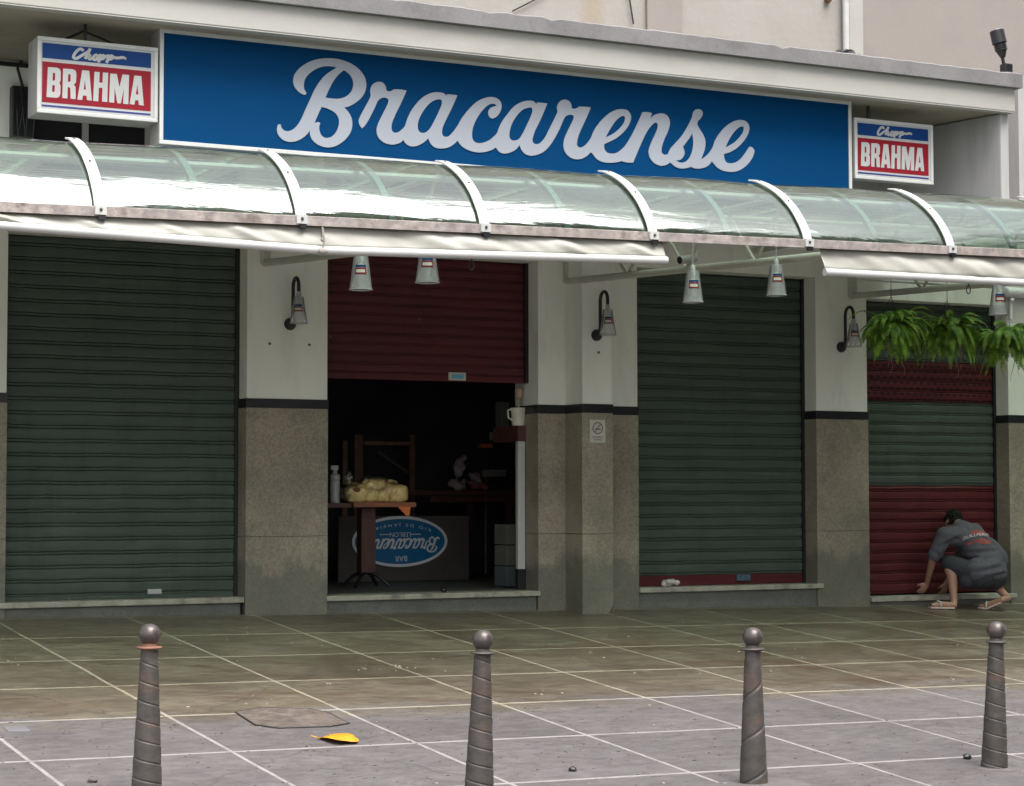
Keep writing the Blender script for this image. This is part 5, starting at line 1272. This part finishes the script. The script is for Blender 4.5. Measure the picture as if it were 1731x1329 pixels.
o = remeshed(m, "cloth_heap", MAT['cloth_red'], None, 0.013, 2); tag(o, "low heap of crumpled reddish cloths on the right half of the counter", "cloth heap")
# wooden partition far back; rail coloured lighter as a painted orange highlight
yp2 = yc+0.9
t = thing("wooden_partition", "dark wood partition with a brown rail behind the bread bag", "partition", (W(650, 800, yp2).x, yp2, zf))
for pa_, pb_, pt_ in ((600, 614, 735), (693, 702, 735), (580, 588, 745)):
    m = MB(); m.box(W(pa_, 700, yp2).x, W(pb_, 700, yp2).x, yp2, yp2+0.06, zf, W(pa_, pt_, yp2).z); m.build("post", MAT['chair_wood'], t, bevel=0.005)
m = MB(); a = W(616, 747, yp2); b = W(692, 753, yp2); m.box(a.x, b.x, yp2-0.01, yp2+0.04, b.z, a.z+0.005); m.build("rail", M('highlit_brown_wood', (0.36, 0.17, 0.10), 0.35, 0.3, 8), t, bevel=0.004)
m = MB(); m.tube([W(640, 764, yp2), W(690, 800, yp2)], 0.016, 8); m.build("brace", M('varnished_grey_wood', (0.16, 0.12, 0.11), 0.4, 0.2, 8), t)
m = MB(); a = W(812, 750, yp2); b = W(833, 757, yp2); m.box(a.x, b.x, yp2, yp2+0.06, b.z, a.z); tag(m.build("orange_box", MAT['orange'], bevel=0.003), "small orange box glimpsed deep in the dark bar room", "box")
m = MB(); a = W(816, 794, yp2); b = W(856, 806, yp2); m.box(a.x, b.x, yp2, yp2+0.06, b.z, a.z); m.tube([Vector((a.x+0.05, yp2+.03, a.z-0.01)), Vector((a.x+0.05, yp2+.03, zf))], 0.012, 6); tag(m.build("shelf_box", MAT['cloth'], bevel=0.003), "dull grey box on a thin stand right of the cloth heaps", "box")
# white edged door leaf folded at the right jamb, jug on a ledge above it
yd = WX(889.5, 850, B1-0.004).y
a = W(875.5, 746, yd); b = W(888, 962, yd)
t = thing("door_leaf", "narrow white edged door leaf standing at the right jamb with black foot", "door", (a.x, yd, zf))
m = MB(); m.box(a.x, b.x, yd, yd+0.04, b.z, a.z); m.build("white_edge", MAT['white_metal'], t, bevel=0.003)
m = MB(); m.box(a.x-0.004, b.x+0.004, yd-0.002, yd+0.042, zf, b.z-0.001); m.build("kick_foot", MAT['black'], t)
m = MB(); m.box(a.x, b.x+0.03, yd, yd+0.5, a.z+0.001, a.z+0.14); m.build("head_block", MAT['dark_wood'], t)
zt_ = a.z+0.142
p = W(877, 714, yd+0.05); sc_ = (W(877, 684, yd+.05).z-p.z)
t = thing("plastic_jug", "white plastic jug with a handle on the ledge at the right jamb", "jug", (p.x, yd+0.06, zt_))
hj = sc_; c_ = Vector((p.x, yd+0.06, zt_))
m = MB(); m.lathe(c_, [(0.055, 0), (0.060, 0.01), (0.072, hj), (0.066, hj), (0.055, 0.02)], 20); m.build("body", M('cream_plastic', (0.62, 0.60, 0.50), 0.4), t, smooth=True)
m = MB(); m.tube([c_+Vector((-0.068, 0, hj*0.92)), c_+Vector((-0.105, 0, hj*0.85)), c_+Vector((-0.100, 0, hj*0.45)), c_+Vector((-0.062, 0, hj*0.3))], 0.009, 8); m.build("handle", M('cream_plastic_handle', (0.60, 0.58, 0.48), 0.4), t, smooth=True)
m = MB(); m.tube([c_+Vector((0.0, 0, hj*0.6)), c_+Vector((0.005, 0, hj+0.10))], 0.012, 8); m.lathe(c_+Vector((0.005, 0, hj+0.08)), [(0.012, 0), (0.034, 0.01), (0.036, 0.09), (0.02, 0.10)], 12)
tag(m.build("brush", M('pink_beige_brush', (0.45, 0.30, 0.24), 0.6)), "pinkish brush standing in the white plastic jug", "brush")
yk = 0.8; a = W(856, 886, yk); b = W(874, 985, yk)
t = thing("crate", "grey green slatted crates stacked on the floor by the door leaf", "crate", ((a.x+b.x)/2, yk, zf))
hz = (a.z-zf)/3
for i in range(3):
    m = MB(); m.box(a.x, b.x+0.1, yk, yk+0.25, zf+hz*i+0.004, zf+hz*(i+1)-0.004)
    if i == 0: m.build("lower_crate", M('blue_grey_crate', (0.11, 0.13, 0.13), 0.6), t, bevel=0.006)
    else: m.build("upper_crate", M('grey_crate', (0.16, 0.16, 0.13), 0.6), t, bevel=0.006)
m = MB(); a = W(843, 730, 0.9); b = W(872, 744, 0.9); m.box(a.x, b.x, 0.9, 1.1, b.z, a.z); m.box(a.x+0.04, b.x-0.05, 0.93, 1.05, a.z+.001, a.z+0.28); tag(m.build("shelf_box", M('dull_grey_box', (0.10, 0.10, 0.09), 0.6), bevel=0.004), "dull grey box and flasks on a dark shelf left of the jug", "box")
m = MB(); q = W(750, 997, 0.12); m.ball((q.x, 0.12, zf+0.02), (0.03, 0.03, 0.022), 8, 6); tag(m.build("doorstop", MAT['black']), "small dark door stop on the doorstep floor", "door stop")
# ------------------------------------------------------------------ the squatting man
def J(px, py, y): return W(px, py, y)
ft_l = G(1604, 1030); ft_r = G(1686, 1033)
pelv = J(1672, 972, -0.42); hipL = J(1655, 975, -0.46); hipR = J(1683, 974, -0.40)
waist = J(1668, 945, -0.36); chest = J(1640, 912, -0.24); upch = J(1628, 900, -0.19)
neck = J(1620, 887, -0.14); head = J(1611, 882, -0.05)
shL = J(1597, 905, -0.30); shR = J(1648, 898, -0.10)
elL = J(1577, 945, -0.24); wrL = J(1567, 985, -0.02); 
elR = J(1622, 945, 0.03); wrR = J(1600, 985, 0.10)
kneeL = J(1600, 950, -0.28); ankL = J(1616, 1014, -0.40)
kneeR = J(1648, 960, -0.05); ankR = J(1686, 1010, -0.38)
ankL = Vector((ankL.x, ft_l.y+0.02, ankL.z)); ankR = Vector((ankR.x, ft_r.y+0.05, ankR.z))
per = thing("person", "man in charcoal T-shirt and dark shorts squatting at the foot of the banded shutter", "person", (ft_r.x, ft_r.y, ft_r.z))
def capsule(m, a, b, ra, rb, n=6):
    m.tube([a.lerp(b, i/n) for i in range(n+1)], [ra+(rb-ra)*i/n for i in range(n+1)], 14); m.ball(a, ra, 14, 10); m.ball(b, rb, 14, 10)
m = MB()
capsule(m, pelv, waist, .10, .105); capsule(m, waist, chest, .105, .13); capsule(m, chest, neck, .10, .055); capsule(m, shL, shR, .06, .06)
capsule(m, neck, head, .052, .05)
hd = head
fdir = Vector((-0.12, 0.80, -0.58)).normalized(); updir = (head-neck).normalized()
sidev = fdir.cross(updir).normalized(); updir = sidev.cross(fdir).normalized()
rotm = Matrix((sidev, fdir, updir)).transposed()
m.ball(hd, (.072, .090, .105), 20, 16, rot=rotm)
m.ball(hd-updir*0.055+fdir*0.035, (.052, .06, .055), 16, 12, rot=rotm)         # jaw
m.ball(hd+fdir*0.095-updir*0.012, (.011, .018, .022), 10, 8, rot=rotm)          # nose
m.ball(hd+fdir*0.088-updir*0.05, (.024, .010, .008), 10, 8, rot=rotm)          # lips
for s_ in (-1, 1):
    m.ball(hd+sidev*s_*0.073-updir*0.012-fdir*0.005, (.010, .019, .031), 10, 8, rot=rotm)   # ears
    m.ball(hd+fdir*0.075+sidev*s_*0.030+updir*0.012, (.014, .010, .009), 8, 6, rot=rotm)
capsule(m, shL, elL, .048, .040); capsule(m, elL, wrL, .040, .025); capsule(m, shR, elR, .048, .040); capsule(m, elR, wrR, .040, .025)
capsule(m, hipL, kneeL, .078, .052); capsule(m, hipR, kneeR, .070, .052)
for kn, an in ((kneeL, ankL), (kneeR, ankR)):
    mid = kn.lerp(an, .35)+Vector((0.02, -0.02, 0)); capsule(m, kn, mid, .052, .052); capsule(m, mid, an, .052, .033)
def foot(an, g_, dirv, heel_up):
    dirv = Vector(dirv).normalized()
    heel = Vector((g_.x, g_.y, g_.z))-dirv*0.055+Vector((0, 0, 0.035+heel_up)); ball_ = heel+dirv*0.150; ball_.z = gz(ball_.x, ball_.y)+0.042
    toe = ball_+dirv*0.065; toe.z = gz(toe.x, toe.y)+0.034
    capsule(m, an, heel, .033, .030); capsule(m, heel, ball_, .030, .036); capsule(m, ball_, toe, .034, .024)
    sd = dirv.cross(Vector((0, 0, 1)))
    for j in range(5):
        b0 = toe+sd*(j-2)*0.017-dirv*0.01*abs(j-1); m.ball(b0+dirv*(0.022-0.004*j), (.010, .010, .009), 8, 6)
    return heel, ball_, toe, sd, dirv
fl = foot(ankL, ft_l, (-0.95, 0.25, 0), 0.0)
fr = foot(ankR, ft_r, (-0.30, 0.95, 0), 0.075)
def hand(wr, dirv, palm_n, curl):
    dirv = Vector(dirv).normalized(); pn = Vector(palm_n); pn = (pn-dirv*pn.dot(dirv)).normalized(); sd = dirv.cross(pn)
    pc = wr+dirv*0.045; R3 = Matrix((sd, pn, dirv)).transposed()
    m.ball(pc, (.040, .016, .050), 14, 10, rot=R3)
    for j, (o_, l_) in enumerate(((-.030, .062), (-.010, .072), (.010, .067), (.029, .052))):
        p = wr+dirv*0.085+sd*o_; d = dirv.copy(); pts = [p]
        for s_ in range(3): d = (d+pn*curl).normalized(); p = p+d*l_/3; pts.append(p)
        m.tube(pts, [.0098, .0092, .0088, .0078], 8); m.ball(pts[-1], .0080, 8, 6)
    p = wr+dirv*0.03-sd*0.034; pts = [p, p-sd*.02+dirv*.022+pn*.01, p-sd*.022+dirv*.046+pn*.024]; m.tube(pts, [.0125, .0105, .009], 8); m.ball(pts[-1], .009, 8, 6)
hand(wrL, (-0.25, 0.5, -0.85), (0.2, 0.9, 0.1), 0.35)
hand(wrR, (-0.1, 0.35, -0.9), (0, 1, 0), 0.35)
body = remeshed(m, "body", MAT['skin'], per, 0.0075, 3)
# hair cap
m = MB(); m.ball(hd+updir*0.016-fdir*0.016, (.078, .090, .098), 22, 18, rot=rotm)
m.ball(hd-updir*0.025-fdir*0.045, (.070, .052, .070), 16, 12, rot=rotm); m.ball(hd+updir*0.045+fdir*0.04, (.068, .05, .055), 14, 10, rot=rotm)
rn = random.Random(2)
for i in range(130):
    d = Vector((rn.gauss(0, 1), rn.gauss(0, 1), rn.gauss(0, 1))).normalized()
    if d.y < 0.5: m.ball(hd+updir*0.016-fdir*0.016+rotm @ Vector((d.x*.079, d.y*.088, d.z*.100)), rn.uniform(.007, .017), 6, 5)
hair = remeshed(m, "hair", MAT['hair'], per, 0.006, 1)
# carve the face side open: drop hair in front of the brow line
# T-shirt: torso shell, sleeves, loose hem
m = MB()
capsule(m, J(1668, 962, -.43), waist, .150, .150); capsule(m, waist, chest, .150, .162); capsule(m, chest, upch, .160, .115); capsule(m, upch, neck-(neck-upch)*0.25, .115, .070)
capsule(m, shL, shR, .078, .078)
capsule(m, chest, shL, .11, .085); capsule(m, shL, shL.lerp(elL, .85), .080, .068); capsule(m, shR, shR.lerp(elR, .85), .080, .068)
capsule(m, J(1652, 966, -.46), J(1680, 966, -.41), .130, .132); capsule(m, J(1668, 930, -.33), J(1682, 945, -.36), .13, .13)
shirt = remeshed(m, "t_shirt", MAT['shirt'], per, 0.010, 5)
og = origin_of(per)
rn = random.Random(12)
folds = []
for (pa, pb, dep, wd) in (((1625, 955), (1675, 940), .012, .020), ((1630, 968), (1690, 955), .014, .022), ((1600, 925), (1640, 905), .014, .022), ((1640, 935), (1690, 930), .009, .018), ((1595, 930), (1612, 955), .012, .018), ((1650, 975), (1700, 968), .010, .016), ((1612, 908), (1650, 918), .008, .018), ((1660, 905), (1688, 925), .007, .016)):
    folds.append((W(*pa, -.45)-og, W(*pb, -.45)-og, dep, wd))
import bmesh
bm_ = bmesh.new(); bm_.from_mesh(shirt.data); hz_ = J(1680, 981, -.45)-origin_of(per)
bmesh.ops.bisect_plane(bm_, geom=bm_.verts[:]+bm_.edges[:]+bm_.faces[:], plane_co=hz_, plane_no=(0.10, 0.0, -1.0), clear_outer=True)
bm_.to_mesh(shirt.data); bm_.free()
nrm_ = np.empty(len(shirt.data.vertices)*3, 'f'); shirt.data.vertices.foreach_get('normal', nrm_); cos_ = np.empty_like(nrm_); shirt.data.vertices.foreach_get('co', cos_)
nrm_ = nrm_.reshape(-1, 3); cos_ = cos_.reshape(-1, 3)
for vi in range(len(cos_)):
    c_ = Vector(cos_[vi]); vn = Vector(nrm_[vi])
    for a, b, dep, wd in folds:
        p2 = Vector((c_.x, c_.z)); a2 = Vector((a.x, a.z)); b2 = Vector((b.x, b.z)); t_ = max(0, min(1, (p2-a2).dot(b2-a2)/(b2-a2).length_squared))
        q = a2.lerp(b2, t_); dd = (p2-q).length; sgn = (b2-a2).x*(p2-a2).y-(b2-a2).y*(p2-a2).x
        if vn.y < 0.2: c_ += vn*(dep*(-math.exp(-(dd/wd)**2)+0.8*math.exp(-((dd-wd*1.7)/wd)**2)*(1 if sgn > 0 else 0.3)))*math.sin(math.pi*min(1, max(0.12, t_)))
    cos_[vi] = c_
shirt.data.vertices.foreach_set('co', cos_.ravel()); shirt.data.update()
m = MB()
capsule(m, hipL, hipR, .118, .112); capsule(m, hipL, hipL.lerp(kneeL, .93), .125, .082); capsule(m, hipR, hipR.lerp(kneeR, .93), .120, .082)
capsule(m, J(1632, 982, -.42), J(1680, 984, -.42), .070, .080)
shorts = remeshed(m, "shorts", MAT['shorts'], per, 0.010, 4)
# sandals
for (heel, ball_, toe, sd, dv), up_ in ((fl, 0), (fr, 1)):
    m = MB(); n = 14; L = []; Rr = []
    for i in range(n+1):
        s_ = i/n; p = heel.lerp(ball_, min(1, s_/0.65)) if s_ < .65 else ball_.lerp(toe+dv*0.035, (s_-.65)/.35)
        wdt = (0.030+0.016*s_)*(1 if s_ < .9 else 0.7); wdt *= 0.75 if i == 0 else 1
        z_ = gz(p.x, p.y)+0.004 + (up_*max(0, 0.075*(1-s_/0.65)) if s_ < .65 else 0)
        L.append(Vector((p.x, p.y, z_))+sd*wdt); Rr.append(Vector((p.x, p.y, z_))-sd*wdt)
    vs = []; 
    for a, b in zip(L, Rr): vs += [a, b, a+Vector((0, 0, .016)), b+Vector((0, 0, .016))]
    fs = []
    for i in range(n):
        q = i*4; r_ = q+4; fs += [(q, r_, r_+1, q+1), (q+2, q+3, r_+3, r_+2), (q, q+2, r_+2, r_), (q+1, r_+1, r_+3, q+3)]
    fs += [(0, 1, 3, 2), (n*4, n*4+2, n*4+3, n*4+1)]
    m.add(vs, fs); s1 = m.build("sandal", MAT['sandal'], per, bevel=0.003)
    m = MB(); c_ = ball_; m.tube([c_+sd*0.044+Vector((0, 0, -.018)), c_+sd*0.026+Vector((0, 0, .030))+dv*.01, c_+dv*.02+Vector((0, 0, .036)), c_-sd*0.028+Vector((0, 0, .030))+dv*.01, c_-sd*0.046+Vector((0, 0, -.018))], .008, 8); m.build("strap", MAT['white'], s1, smooth=True)
# faded print on the back of the shirt, wrapped on to the cloth
bm_v = [v.co+og for v in shirt.data.vertices]; bvh = BVHTree.FromPolygons([tuple(v) for v in bm_v], [tuple(p.vertices) for p in shirt.data.polygons])
def wrap(px, py, off):
    d = ray(px, py).normalized(); h = bvh.ray_cast(CAM, d); 
    if h[0] is None: return None
    n_ = h[1] if h[1].dot(d) < 0 else -h[1]
    return h[0]+n_*off
def patch(cxp, cyp, rx, ry, ang, nm, mat, off):
    m = MB(); n = 18; rings = 5; vs = []; ok = True
    c0 = wrap(cxp, cyp, off)
    if c0 is None: return
    vs.append(c0); rn = random.Random(int(cxp))
    jit = [1+rn.uniform(-.18, .12) for _ in range(n)]
    for r_ in range(1, rings+1):
        for i in range(n):
            a = 2*math.pi*i/n; f = r_/rings*(jit[i] if r_ == rings else 1); x = rx*f*cs(a); y = ry*f*sn(a)
            p = wrap(cxp+x*cs(ang)-y*sn(ang), cyp+x*sn(ang)+y*cs(ang), off); vs.append(p if p is not None else vs[-1])
    fs = [(0, 1+i, 1+(i+1) % n) for i in range(n)]+[(1+(r_-1)*n+i, 1+r_*n+i, 1+r_*n+(i+1) % n, 1+(r_-1)*n+(i+1) % n) for r_ in range(1, rings) for i in range(n)]
    m.add(vs, fs); m.build(nm, mat, shirt)
patch(1653, 901, 14.5, 4.6, 0.06, "red_print", MAT['shirt_red'], 0.004)
patch(1662, 915.5, 13.5, 4.8, 0.10, "red_print", MAT['shirt_red'], 0.004)
patch(1642, 917, 11, 2.2, -0.35, "red_print", MAT['shirt_red'], 0.0045)
vs, fs = text_pts("GUILLPERO", 8.2); wmax = max(v[0] for v in vs)
vv = []
for v in vs:
    u = v[0]/wmax                          # -1..1 along the word
    px = 1649+22.5*u; py = 907.5 - (8*(1-((u-0.35)/1.35)**2)) + 4.6 - v[1]*0.80 
    p = wrap(px, py, 0.0065); vv.append(p if p is not None else (vv[-1] if vv else Vector((0, 0, 0))))
m = MB(); m.add(vv, fs); m.build("white_print", MAT['shirt_white'], shirt)

for o, kind, val in LATER:
    b = o.modifiers.new(kind.lower(), kind)
    if kind == 'BEVEL': b.width = val; b.segments = 2; b.limit_method = 'ANGLE'
    else: b.levels = val; b.render_levels = val
